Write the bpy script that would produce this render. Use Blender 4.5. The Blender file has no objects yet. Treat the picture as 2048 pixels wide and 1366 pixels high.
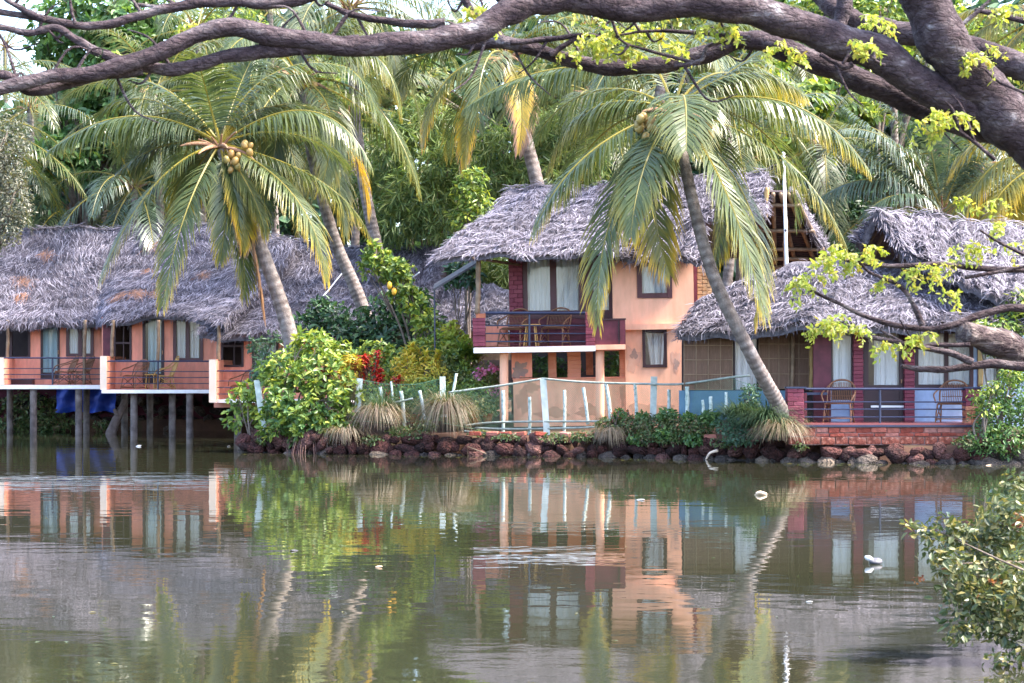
import bpy, math, random
import numpy as np
from mathutils import Vector, Matrix, Euler
R = math.radians
S = bpy.context.scene
COL = S.collection
rng = np.random.default_rng(11)
random.seed(11)
# ---------------------------------------------------------------- camera
F, CX, HY, CH = 4000.0, 1024.0, 753.0, 1.72      # focal length in px of the 2048 px photo, horizon row, eye height
cd = bpy.data.cameras.new('camera')
cam = bpy.data.objects.new('camera', cd); COL.objects.link(cam)
cam.location = (0, 0, CH); cam.rotation_euler = (R(90), 0, 0)
cd.sensor_width = 36; cd.lens = F*36/2048; cd.shift_y = 70/2048
cd.clip_start = 0.3; cd.clip_end = 3000
cd.dof.use_dof = True; cd.dof.focus_distance = 44; cd.dof.aperture_fstop = 14
S.camera = cam
# ---------------------------------------------------------------- light
SUN_EL, SUN_AZ = 52, 98          # azimuth measured from +Y (into the picture) towards +X
world = bpy.data.worlds.new('World'); S.world = world; world.use_nodes = True
wn = world.node_tree
sky = wn.nodes.new('ShaderNodeTexSky'); sky.sky_type = 'NISHITA'; sky.sun_disc = False
sky.sun_elevation = R(SUN_EL); sky.sun_rotation = R(SUN_AZ)
sky.air_density = .85; sky.dust_density = 2.2; sky.ozone_density = 1.0
wn.links.new(sky.outputs[0], wn.nodes['Background'].inputs[0])
wn.nodes['Background'].inputs[1].default_value = 0.15
sl = bpy.data.lights.new('sun', 'SUN'); sl.energy = 2.0; sl.angle = R(10); sl.color = (1, .93, .80)
sun = bpy.data.objects.new('sun', sl); COL.objects.link(sun)
sdir = Vector((math.sin(R(SUN_AZ))*math.cos(R(SUN_EL)), math.cos(R(SUN_AZ))*math.cos(R(SUN_EL)), math.sin(R(SUN_EL))))
sun.rotation_euler = sdir.to_track_quat('Z', 'Y').to_euler(); sun.location = (20, 30, 40)
S.view_settings.view_transform = 'Standard'; S.view_settings.look = 'None'
S.view_settings.exposure = 3.0; S.view_settings.gamma = 1.0
S.cycles.max_bounces = 8; S.cycles.transparent_max_bounces = 12; S.cycles.use_denoising = True
S.cycles.caustics_reflective = False; S.cycles.caustics_refractive = False

# ---------------------------------------------------------------- helpers
def A(*a): return np.array(a, float)
def W(px, py, d): return np.array([(px-CX)/F*d, d, CH+(HY-py)/F*d])
def WP(l): return np.array([W(*p) for p in l])
def nrm(v):
    v = np.asarray(v, float); n = np.linalg.norm(v, axis=-1, keepdims=True); return v/np.maximum(n, 1e-9)
ORG = {}
def org(o):
    while o is not None:
        if o.name in ORG: return ORG[o.name]
        o = o.parent
    return np.zeros(3)
def props(o, label=None, cat=None, group=None, kind=None):
    if label: o['label'] = label
    if cat: o['category'] = cat
    if group: o['group'] = group
    if kind: o['kind'] = kind
    return o
def thing(name, label, cat, loc, group=None, rot=(0, 0, 0)):
    o = bpy.data.objects.new(name, None); COL.objects.link(o)
    o.location = loc; o.rotation_euler = rot; o.empty_display_size = .3
    ORG[o.name] = np.array(loc, float)
    return props(o, label, cat, group)
def inst(me, name, parent, loc, rot=(0, 0, 0), sc=(1, 1, 1)):
    """an object on shared mesh data, at a world position, child of parent"""
    o = bpy.data.objects.new(name, me); COL.objects.link(o)
    o.parent = parent; o.location = np.asarray(loc)-org(parent); o.rotation_euler = rot; o.scale = sc
    return o
class MB:
    def __init__(s): s.v = []; s.t = []; s.q = []; s.f = []; s.ng = []; s.n = 0
    def add(s, v, q=None, f=None, tint=0.0):
        v = np.asarray(v, float).reshape(-1, 3); k = len(v)
        s.v.append(v); s.t.append(np.broadcast_to(np.asarray(tint, float), (k,)).copy())
        if q is not None and len(q): s.q.append(np.asarray(q, int).reshape(-1, 4)+s.n)
        if f is not None and len(f): s.f.append(np.asarray(f, int).reshape(-1, 3)+s.n)
        s.n += k; return s
    def poly(s, v, faces, tint=0.0):
        v = np.asarray(v, float); b = s.n; s.add(v, tint=tint)
        for fc in faces: s.ng.append([i+b for i in fc])
        return s
    def box(s, lo, hi, rot=None, tint=0.0):
        lo, hi = np.minimum(lo, hi), np.maximum(lo, hi)
        c = (lo+hi)/2; h = (hi-lo)/2
        v = np.array([[x, y, z] for x in (-1, 1) for y in (-1, 1) for z in (-1, 1)], float)*h
        if rot is not None: v = v @ np.array(rot).T
        s.add(v+c, [[0, 1, 3, 2], [4, 6, 7, 5], [0, 4, 5, 1], [2, 3, 7, 6], [0, 2, 6, 4], [1, 5, 7, 3]], tint=tint); return s
    def tube(s, P, r, seg=6, tint=0.0, cap=True, wob=0):
        P = np.asarray(P, float); n = len(P); r = np.broadcast_to(np.asarray(r, float), (n,))
        T = nrm(np.gradient(P, axis=0))
        ref = np.array([0, 0, 1.]) if abs(T[0][2]) < .9 else np.array([0, 1., 0])
        U = np.zeros_like(P); u = ref
        for i in range(n):
            u = u-T[i]*np.dot(u, T[i]); u = u/max(np.linalg.norm(u), 1e-9); U[i] = u
        V = np.cross(T, U)
        a = np.linspace(0, 2*math.pi, seg, endpoint=False)
        rr = r[:, None]*(1+(rng.normal(0, wob, (n, seg)) if wob else 0))
        v = P[:, None, :]+rr[:, :, None]*(np.cos(a)[None, :, None]*U[:, None, :]+np.sin(a)[None, :, None]*V[:, None, :])
        idx = np.arange(n*seg).reshape(n, seg); nx = np.roll(idx, -1, 1)
        q = np.stack([idx[:-1], nx[:-1], nx[1:], idx[1:]], -1).reshape(-1, 4)
        tt = np.repeat(np.broadcast_to(np.asarray(tint, float), (n,)), seg)
        b = s.n
        s.add(v.reshape(-1, 3), q, tint=tt)
        if cap: s.ng.append(list(range(b+seg-1, b-1, -1))); s.ng.append([b+(n-1)*seg+i for i in range(seg)])
        return s
    def bar(s, a, b, r, seg=6, tint=0.0): return s.tube([a, b], r, seg, tint)
    def mesh(s, name, m, smooth=False, off=None):
        me = bpy.data.meshes.new(name)
        v = np.concatenate(s.v); 
        if off is not None: v = v-off
        q = np.concatenate(s.q) if s.q else np.zeros((0, 4), int)
        f = np.concatenate(s.f) if s.f else np.zeros((0, 3), int)
        loops = np.concatenate([q.ravel(), f.ravel()]+[np.array(g) for g in s.ng]).astype(np.int32)
        tot = np.array([4]*len(q)+[3]*len(f)+[len(g) for g in s.ng], np.int32)
        st = (np.cumsum(tot)-tot).astype(np.int32)
        me.vertices.add(len(v)); me.loops.add(len(loops)); me.polygons.add(len(tot))
        me.vertices.foreach_set('co', v.astype(np.float32).ravel())
        me.loops.foreach_set('vertex_index', loops)
        me.polygons.foreach_set('loop_start', st); me.polygons.foreach_set('loop_total', tot)
        me.polygons.foreach_set('use_smooth', np.full(len(tot), smooth, bool))
        t = np.concatenate(s.t)
        if np.any(t): 
            at = me.attributes.new('tint', 'FLOAT', 'POINT'); at.data.foreach_set('value', t.astype(np.float32))
        me.materials.append(m); me.update(calc_edges=True); me.validate()
        return me
    def build(s, name, m, parent=None, smooth=False, kind=None):
        """one mesh object from the collected shapes"""
        v = np.concatenate(s.v)
        if parent is not None: off = org(parent)
        else: off = np.array([v[:, 0].mean(), v[:, 1].mean(), v[:, 2].min()])
        o = bpy.data.objects.new(name, s.mesh(name, m, smooth, off)); COL.objects.link(o)
        if parent is not None: o.parent = parent
        else: o.location = off; ORG[o.name] = off
        if kind: o['kind'] = kind
        return o
def spline(P, n=30):
    """smooth curve through control points (Catmull-Rom)"""
    P = np.asarray(P, float)
    if len(P) == 2: return P[0]+(P[1]-P[0])*np.linspace(0, 1, n)[:, None]
    E = np.vstack([2*P[0]-P[1], P, 2*P[-1]-P[-2]]); m = len(P)-1
    t = np.linspace(0, m-1e-6, n); k = t.astype(int); u = (t-k)[:, None]
    p0, p1, p2, p3 = E[k], E[k+1], E[k+2], E[k+3]
    return .5*((2*p1)+(-p0+p2)*u+(2*p0-5*p1+4*p2-p3)*u**2+(-p0+3*p1-3*p2+p3)*u**3)

# ---------------------------------------------------------------- materials
def mat(name, cols, src='noise', scale=3.0, rough=.8, bump=0, bscale=25, transl=0, spec=.3, dirt=0, dscale=8, tints=None, stretch=(1, 1, 1), metal=0, tcol=None, lo=.3, hi=.7, ringz=0, tmul=1.0, bdist=.03, crack=0, nrough=.5):
    m = bpy.data.materials.new(name); m.use_nodes = True; nt = m.node_tree; N = nt.nodes; L = nt.links
    b = N['Principled BSDF']; out = N['Material Output']
    b.inputs['Roughness'].default_value = rough; b.inputs['Specular IOR Level'].default_value = spec; b.inputs['Metallic'].default_value = metal
    tc = N.new('ShaderNodeTexCoord'); mp = N.new('ShaderNodeMapping'); mp.inputs['Scale'].default_value = stretch
    L.new(tc.outputs['Object'], mp.inputs[0])
    def noise(sc, det=4):
        n = N.new('ShaderNodeTexNoise'); n.inputs['Scale'].default_value = sc; n.inputs['Detail'].default_value = det; n.inputs['Roughness'].default_value = nrough
        L.new(mp.outputs[0], n.inputs['Vector']); return n.outputs['Fac']
    def math_add(a, c):
        x = N.new('ShaderNodeMath'); x.operation = 'MULTIPLY_ADD'; x.inputs[1].default_value = .18
        L.new(a, x.inputs[0]); L.new(c, x.inputs[2]); return x.outputs[0]
    def ramp(fac, cs, lo=0., hi=1.):
        r = N.new('ShaderNodeValToRGB'); e = r.color_ramp.elements
        while len(e) < len(cs): e.new(.5)
        for i, c in enumerate(cs):
            e[i].position = lo+(hi-lo)*i/max(1, len(cs)-1); e[i].color = (*c, 1)
        L.new(fac, r.inputs[0]); return r.outputs[0]
    def mix(fac, a, c, mode='MIX'):
        x = N.new('ShaderNodeMix'); x.data_type = 'RGBA'; x.blend_type = mode
        for k, val in ((0, fac), (6, a), (7, c)):
            if isinstance(val, (int, float)): x.inputs[k].default_value = val
            elif isinstance(val, tuple): x.inputs[k].default_value = (*val, 1)
            else: L.new(val, x.inputs[k])
        return x.outputs[2]
    if len(cols) == 1: cols = [cols[0], cols[0]]
    if src == 'island':
        g = N.new('ShaderNodeNewGeometry'); c = ramp(g.outputs['Random Per Island'], cols)
    elif src == 'object':
        g = N.new('ShaderNodeObjectInfo'); c = ramp(g.outputs['Random'], cols)
    else: c = ramp(noise(scale), cols, lo, hi)
    if tints:
        at = N.new('ShaderNodeAttribute'); at.attribute_name = 'tint'
        tr = ramp(at.outputs['Fac'], tints)
        fr = N.new('ShaderNodeMath'); fr.operation = 'MULTIPLY'; fr.inputs[1].default_value = tmul; fr.use_clamp = True
        L.new(at.outputs['Fac'], fr.inputs[0])
        c = mix(fr.outputs[0], c, tr)
    if dirt:
        r = ramp(noise(dscale, 6), [(1-dirt,)*3, (1, 1, 1)], .35, .65)
        c = mix(1.0, c, r, 'MULTIPLY')
    vo = None
    if crack:
        vo = N.new('ShaderNodeTexVoronoi'); vo.feature = 'DISTANCE_TO_EDGE'; vo.inputs['Scale'].default_value = crack
        wv = N.new('ShaderNodeMix'); wv.data_type = 'VECTOR'; wv.inputs[0].default_value = .035
        nz = N.new('ShaderNodeTexNoise'); nz.inputs['Scale'].default_value = crack*.6; L.new(mp.outputs[0], nz.inputs['Vector'])
        L.new(mp.outputs[0], wv.inputs[4]); L.new(nz.outputs['Color'], wv.inputs[5]); L.new(wv.outputs[1], vo.inputs['Vector'])
        c = mix(1.0, c, ramp(vo.outputs[0], [(.74, .72, .74), (1, 1, 1)], 0, .10), 'MULTIPLY')
    L.new(c, b.inputs['Base Color'])
    if bump or ringz:
        bp = N.new('ShaderNodeBump'); bp.inputs['Strength'].default_value = bump or .5; bp.inputs['Distance'].default_value = bdist
        h = noise(bscale, 5) if not vo else math_add(ramp(vo.outputs[0], [(0, 0, 0), (1, 1, 1)], 0, .2), noise(bscale, 6))
        L.new(h, bp.inputs['Height']); L.new(bp.outputs[0], b.inputs['Normal'])
    if transl:
        tb = N.new('ShaderNodeBsdfTranslucent'); ms = N.new('ShaderNodeMixShader'); ms.inputs[0].default_value = transl
        tm = mix(1.0, c, tcol or (1.15, 1.1, .55), 'MULTIPLY')
        L.new(tm, tb.inputs[0]); L.new(b.outputs[0], ms.inputs[1]); L.new(tb.outputs[0], ms.inputs[2]); L.new(ms.outputs[0], out.inputs[0])
    return m
M = {}
M['thatch'] = mat('thatch', [(.030, .023, .033), (.092, .078, .102), (.195, .172, .212), (.40, .365, .425)], 'island', rough=.75, spec=.25, tints=[(.3, .2, .15), (.36, .15, .07)], tmul=1.0, dirt=.42, dscale=.9)
M['thatch_base'] = mat('thatch_base', [(.07, .062, .075), (.16, .145, .17)], scale=9, rough=.95, bump=.8, bscale=14)
M['bamboo'] = mat('bamboo', [(.17, .10, .06), (.29, .20, .13)], scale=5, rough=.55, dirt=.3)
M['bamboo_gold'] = mat('bamboo_gold', [(.32, .19, .07), (.44, .28, .11)], scale=5, rough=.5)
M['orange_wall'] = mat('orange_plaster', [(.84, .31, .21), (.88, .37, .26)], scale=1.3, rough=.85, dirt=.28, dscale=3.5, bump=.1, bscale=40, stretch=(1.4, 1, .4), nrough=.62)
M['peach_wall'] = mat('peach_plaster', [(.86, .42, .27), (.90, .49, .33)], scale=1.1, stretch=(1.4, 1, .4), nrough=.62, rough=.85, dirt=.22, dscale=3, bump=.1, bscale=40)
M['lit_end_and_stick'] = mat('lit_end_and_stick_cream', [(.82, .60, .46), (.86, .68, .55)], scale=2, rough=.8)  # side wall ends paled to paint in open light; also colours the bent stick
M['white_trim'] = mat('white_plaster', [(.78, .76, .76), (.85, .84, .85)], scale=2, rough=.8, dirt=.1)
M['peel'] = mat('peeled_plaster', [(.26, .19, .18), (.42, .26, .20)], scale=6, rough=.95)
M['peel_pink'] = mat('stained_plaster', [(.60, .30, .21), (.66, .40, .30)], scale=6, rough=.95)
M['maroon'] = mat('maroon_paint', [(.095, .018, .03), (.13, .026, .042)], scale=4, rough=.5, dirt=.2)
M['dark_wood'] = mat('dark_brown_wood', [(.026, .012, .016), (.05, .022, .026)], scale=4, rough=.45, stretch=(1, 1, .2))
M['plum_wood'] = mat('plum_wood', [(.07, .026, .032), (.10, .040, .045)], scale=4, rough=.4, stretch=(1, 1, .2))
M['mbrick'] = mat('maroon_brick', [(.15, .025, .045), (.20, .038, .06), (.24, .055, .08)], 'object', rough=.6, bump=.3, bscale=30, dirt=.2)
M['mmortar'] = mat('maroon_mortar', [(.07, .014, .024), (.10, .02, .035)], rough=.8)
M['obrick'] = mat('orange_brick', [(.42, .13, .07), (.52, .19, .10), (.60, .25, .16)], 'object', rough=.85, bump=.4, bscale=30, dirt=.3)
M['pbrick'] = mat('painted_orange_brick', [(.62, .25, .15), (.70, .31, .20)], 'object', rough=.85, bump=.3, bscale=30)
M['rbrick'] = mat('red_brick', [(.22, .045, .03), (.34, .075, .05), (.44, .14, .10), (.50, .22, .18)], 'object', rough=.9, bump=.6, bscale=26, dirt=.35)
M['rmortar'] = mat('red_mortar', [(.18, .08, .07), (.34, .22, .20)], scale=9, rough=.95)
M['laterite'] = mat('laterite', [(.20, .05, .035), (.32, .10, .065), (.46, .25, .19)], scale=10, rough=.95, bump=1.0, bscale=24, dirt=.4, dscale=16)
M['stone_red'] = mat('red_stone', [(.045, .018, .018), (.10, .034, .030), (.165, .058, .050), (.25, .115, .10)], 'object', rough=.9, bump=1.0, bscale=4, dirt=.65, dscale=2.6, bdist=.3)
M['stone_grey'] = mat('grey_stone', [(.04, .030, .03), (.085, .064, .06), (.15, .115, .10), (.27, .20, .15)], 'object', rough=.8, bump=1.0, bscale=4, dirt=.6, dscale=2.5, bdist=.25)
M['navy'] = mat('navy_metal', [(.012, .016, .045), (.02, .026, .065)], rough=.4, spec=.5)
M['curtain'] = mat('white_curtain', [(.76, .79, .83), (.86, .88, .90)], scale=2, rough=.85, transl=.25, tcol=(1, 1, 1))
M['curtain_blue'] = mat('pale_blue_curtain', [(.40, .56, .62), (.52, .66, .70)], scale=2, rough=.85, transl=.25, tcol=(1, 1, 1))
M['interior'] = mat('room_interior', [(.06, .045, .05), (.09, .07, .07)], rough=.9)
M['blue_wall'] = mat('blue_plaster', [(.09, .18, .26), (.13, .225, .31)], scale=3, rough=.8, dirt=.18, dscale=5)
M['blue_wall2'] = mat('pale_blue_plaster', [(.28, .38, .58), (.36, .46, .64)], scale=3, rough=.8, dirt=.15)
M['floor_red'] = mat('red_floor', [(.20, .05, .05), (.27, .07, .06)], rough=.35, spec=.5)
M['blind'] = mat('split_bamboo_blind', [(.15, .082, .055), (.25, .15, .105)], scale=30, stretch=(6, 6, .4), rough=.75, bump=.4, bscale=60, dirt=.3)
M['lath'] = mat('bamboo_lath', [(.24, .155, .10), (.34, .24, .16)], scale=6, rough=.6)
M['weave'] = mat('woven_bamboo', [(.42, .25, .12), (.55, .36, .20)], 'object', scale=20, rough=.7)
M['rattan'] = mat('rattan', [(.16, .065, .032), (.26, .12, .06)], scale=9, rough=.45, spec=.4)
M['rattan_gold'] = mat('rattan_gold', [(.45, .24, .07), (.55, .32, .11)], scale=9, rough=.45)
M['stilt'] = mat('stilt_concrete', [(.12, .095, .09), (.22, .18, .17)], scale=4, rough=.9, dirt=.4, dscale=4, bump=.4)
M['white_post'] = mat('white_post', [(.48, .55, .50), (.68, .71, .66)], scale=6, rough=.8, dirt=.2, dscale=9)
M['grey_post'] = mat('lichen_post', [(.22, .30, .25), (.46, .52, .48), (.62, .66, .62)], scale=14, rough=.95, bump=.5)
M['rail'] = mat('weathered_pole', [(.20, .23, .20), (.34, .37, .33)], scale=10, rough=.8)
M['net'] = mat('green_net', [(.12, .28, .17), (.18, .34, .23)], rough=.6)
M['tarp'] = mat('blue_tarp', [(.015, .045, .38), (.03, .09, .55)], scale=4, rough=.4)
M['pipe'] = mat('white_pipe', [(.74, .72, .74), (.8, .79, .8)], rough=.5)
M['terracotta'] = mat('terracotta', [(.45, .17, .08), (.55, .24, .12)], scale=6, rough=.85)
M['driftwood'] = mat('driftwood', [(.10, .075, .07), (.20, .15, .14)], scale=7, rough=.9, bump=.6)
M['ground'] = mat('earth', [(.055, .028, .02), (.10, .05, .033), (.06, .065, .03)], scale=1.2, rough=.95, bump=.6, bscale=8)
M['trunk'] = mat('palm_trunk', [(.17, .13, .115), (.29, .24, .22), (.40, .355, .335)], scale=5, rough=.9, bump=.8, bscale=30, dirt=.45, dscale=6, nrough=.65, tints=[(.09, .065, .06), (.09, .065, .06)])
M['fibre'] = mat('palm_fibre', [(.22, .11, .06), (.34, .20, .12)], scale=12, rough=.9)
PT = [(.07, .10, .04), (.17, .18, .05), (.42, .32, .04), (.62, .40, .035), (.42, .24, .11), (.27, .155, .12)]
M['palm'] = mat('palm_leaf', [(.045, .070, .028), (.068, .098, .036), (.10, .128, .046), (.14, .155, .055)], 'island', rough=.36, spec=.5, transl=.38, tints=PT, tmul=1.6)
M['palm_cool'] = mat('cool_palm_leaf', [(.05, .082, .056), (.075, .112, .072), (.105, .145, .09)], 'island', rough=.32, spec=.8, transl=.32, tints=PT, tmul=1.6)
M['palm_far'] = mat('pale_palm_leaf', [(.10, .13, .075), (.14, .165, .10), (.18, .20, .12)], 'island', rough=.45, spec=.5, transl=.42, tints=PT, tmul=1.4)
M['coconut'] = mat('coconut', [(.27, .15, .04), (.34, .21, .06), (.24, .19, .06)], 'object', rough=.4, spec=.4)
def leafm(n, cols, tr=.35, rough=.42, spec=.45): M[n] = mat(n, cols, 'island', rough=rough, spec=spec, transl=tr)
leafm('leaf_bright', [(.06, .12, .03), (.12, .20, .04), (.22, .30, .055), (.40, .42, .07)])
leafm('leaf_mid', [(0.049, 0.119, 0.042), (0.084, 0.168, 0.049), (0.140, 0.231, 0.063)])
leafm('leaf_dark', [(.02, .05, .025), (0.027, 0.068, 0.038), (0.045, 0.105, 0.048), (0.075, 0.150, 0.060)], .25)
leafm('leaf_cool', [(0.050, 0.106, 0.069), (0.075, 0.150, 0.088), (0.112, 0.188, 0.106)])
leafm('leaf_bamboo', [(0.063, 0.112, 0.039), (0.112, 0.182, 0.056), (0.182, 0.252, 0.077), (0.252, 0.280, 0.098)], .4)
leafm('leaf_lime', [(.26, .34, .05), (.36, .42, .07), (.46, .47, .10), (.42, .32, .07)], .45)
leafm('leaf_yellow', [(.36, .38, .05), (.62, .52, .07), (.70, .45, .07), (.30, .36, .05)], .35)
leafm('leaf_red', [(.34, .014, .012), (.55, .03, .02), (.62, .08, .04), (.24, .01, .02)], .3)
leafm('leaf_bronze', [(.20, .06, .03), (.35, .14, .04), (.12, .02, .03)], .3)
leafm('leaf_grey', [(.09, .10, .075), (.13, .14, .10), (.18, .16, .11)], .3)
leafm('leaf_shore', [(.04, .065, .025), (.07, .095, .035), (.11, .13, .05), (.26, .22, .08)], .3)
leafm('leaf_olive', [(0.062, 0.106, 0.037), (0.112, 0.156, 0.050), (0.175, 0.206, 0.069), (0.300, 0.263, 0.088)], .35)
leafm('petal_pink', [(.55, .08, .25), (.65, .2, .38), (.6, .3, .4)], .3)
leafm('grass_green', [(.04, .085, .04), (.07, .12, .055), (.12, .15, .07)], .3)
leafm('grass_dry', [(.22, .15, .10), (.30, .22, .15), (.17, .14, .085), (.12, .13, .06)], .3)
leafm('creeper', [(.04, .085, .03), (.08, .135, .045), (.15, .19, .065), (.14, .08, .05)], .3)
M['stem'] = mat('stem', [(.10, .075, .06), (.19, .15, .125)], scale=8, rough=.9, bump=.4)
M['damp'] = mat('damp_plaster', [(.50, .26, .17), (.60, .33, .22)], scale=5, rough=.95)
M['root'] = mat('mangrove_root', [(.08, .04, .035), (.16, .09, .075)], scale=8, rough=.8)
M['bark'] = mat('bark', [(.032, .018, .023), (.068, .043, .050), (.11, .078, .085), (.19, .15, .155), (.48, .45, .46)], scale=11, rough=.9, bump=1.0, bscale=42, dirt=.45, dscale=60, lo=.36, hi=.74, stretch=(.5, 1, 1), crack=38, nrough=.68)
M['bark_cut'] = mat('peeling_bark', [(.03, .016, .021), (.075, .048, .053), (.17, .125, .12), (.33, .27, .25)], scale=18, rough=.9, bump=1.0, stretch=(.22, 1, 1), dirt=.5, dscale=40, lo=.36, hi=.64, crack=40, nrough=.7)
M['trash_white'] = mat('white_litter', [(.42, .42, .43), (.55, .53, .52)], rough=.6)
M['trash_peach'] = mat('peach_foam', [(.60, .40, .26), (.68, .52, .36)], rough=.7)
M['trash_dark'] = mat('dark_litter', [(.05, .05, .06), (.12, .11, .12)], rough=.5)
def pane_mat():
    m = bpy.data.materials.new('window_glass'); m.use_nodes = True; N = m.node_tree.nodes; L = m.node_tree.links
    N.remove(N['Principled BSDF'])
    t = N.new('ShaderNodeBsdfTransparent'); g = N.new('ShaderNodeBsdfGlossy'); g.inputs['Roughness'].default_value = .02
    t.inputs[0].default_value = (.985, .99, .99, 1)
    f = N.new('ShaderNodeFresnel'); f.inputs[0].default_value = 1.52
    x = N.new('ShaderNodeMixShader'); ad = N.new('ShaderNodeMath'); ad.operation = 'MULTIPLY_ADD'; ad.inputs[1].default_value = .7; ad.inputs[2].default_value = 0
    L.new(f.outputs[0], ad.inputs[0]); L.new(ad.outputs[0], x.inputs[0])
    L.new(t.outputs[0], x.inputs[1]); L.new(g.outputs[0], x.inputs[2]); L.new(x.outputs[0], N['Material Output'].inputs[0])
    return m
M['glass'] = pane_mat()
def water_mat():
    m = bpy.data.materials.new('murky_water'); m.use_nodes = True; N = m.node_tree.nodes; L = m.node_tree.links
    b = N['Principled BSDF']; b.inputs['Roughness'].default_value = .015; b.inputs['IOR'].default_value = 1.36
    b.inputs['Base Color'].default_value = (.026, .027, .015, 1)
    b.inputs['Specular IOR Level'].default_value = 1.0
    tc = N.new('ShaderNodeTexCoord')
    def noise(sc, det, st=(1, 1, 1)):
        mp = N.new('ShaderNodeMapping'); mp.inputs['Scale'].default_value = st; L.new(tc.outputs['Object'], mp.inputs[0])
        n = N.new('ShaderNodeTexNoise'); n.inputs['Scale'].default_value = sc; n.inputs['Detail'].default_value = det
        L.new(mp.outputs[0], n.inputs['Vector']); return n.outputs['Fac']
    def math_(op, a, c):
        x = N.new('ShaderNodeMath'); x.operation = op
        for i, v in enumerate((a, c)):
            if isinstance(v, (int, float)): x.inputs[i].default_value = v
            else: L.new(v, x.inputs[i])
        return x.outputs[0]
    big = noise(.9, 2, (.6, 1, 1)); mid = noise(3.2, 2, (.7, 1, 1)); fine = noise(22, 2)
    patch = noise(.16, 3, (.55, 1, 1))
    r = N.new('ShaderNodeValToRGB'); r.color_ramp.elements[0].position = .50; r.color_ramp.elements[1].position = .62
    L.new(patch, r.inputs[0])
    h = math_('ADD', math_('MULTIPLY', big, WAVE[0]), math_('MULTIPLY', mid, WAVE[1]))
    h = math_('ADD', h, math_('MULTIPLY', math_('MULTIPLY', fine, r.outputs[0]), WAVE[2]))
    bp = N.new('ShaderNodeBump'); bp.inputs['Strength'].default_value = 1; bp.inputs['Distance'].default_value = 1.0
    L.new(h, bp.inputs['Height']); L.new(bp.outputs[0], b.inputs['Normal'])
    return m
WAVE = (.0045, .0016, .0003)
M['water'] = water_mat()
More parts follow.
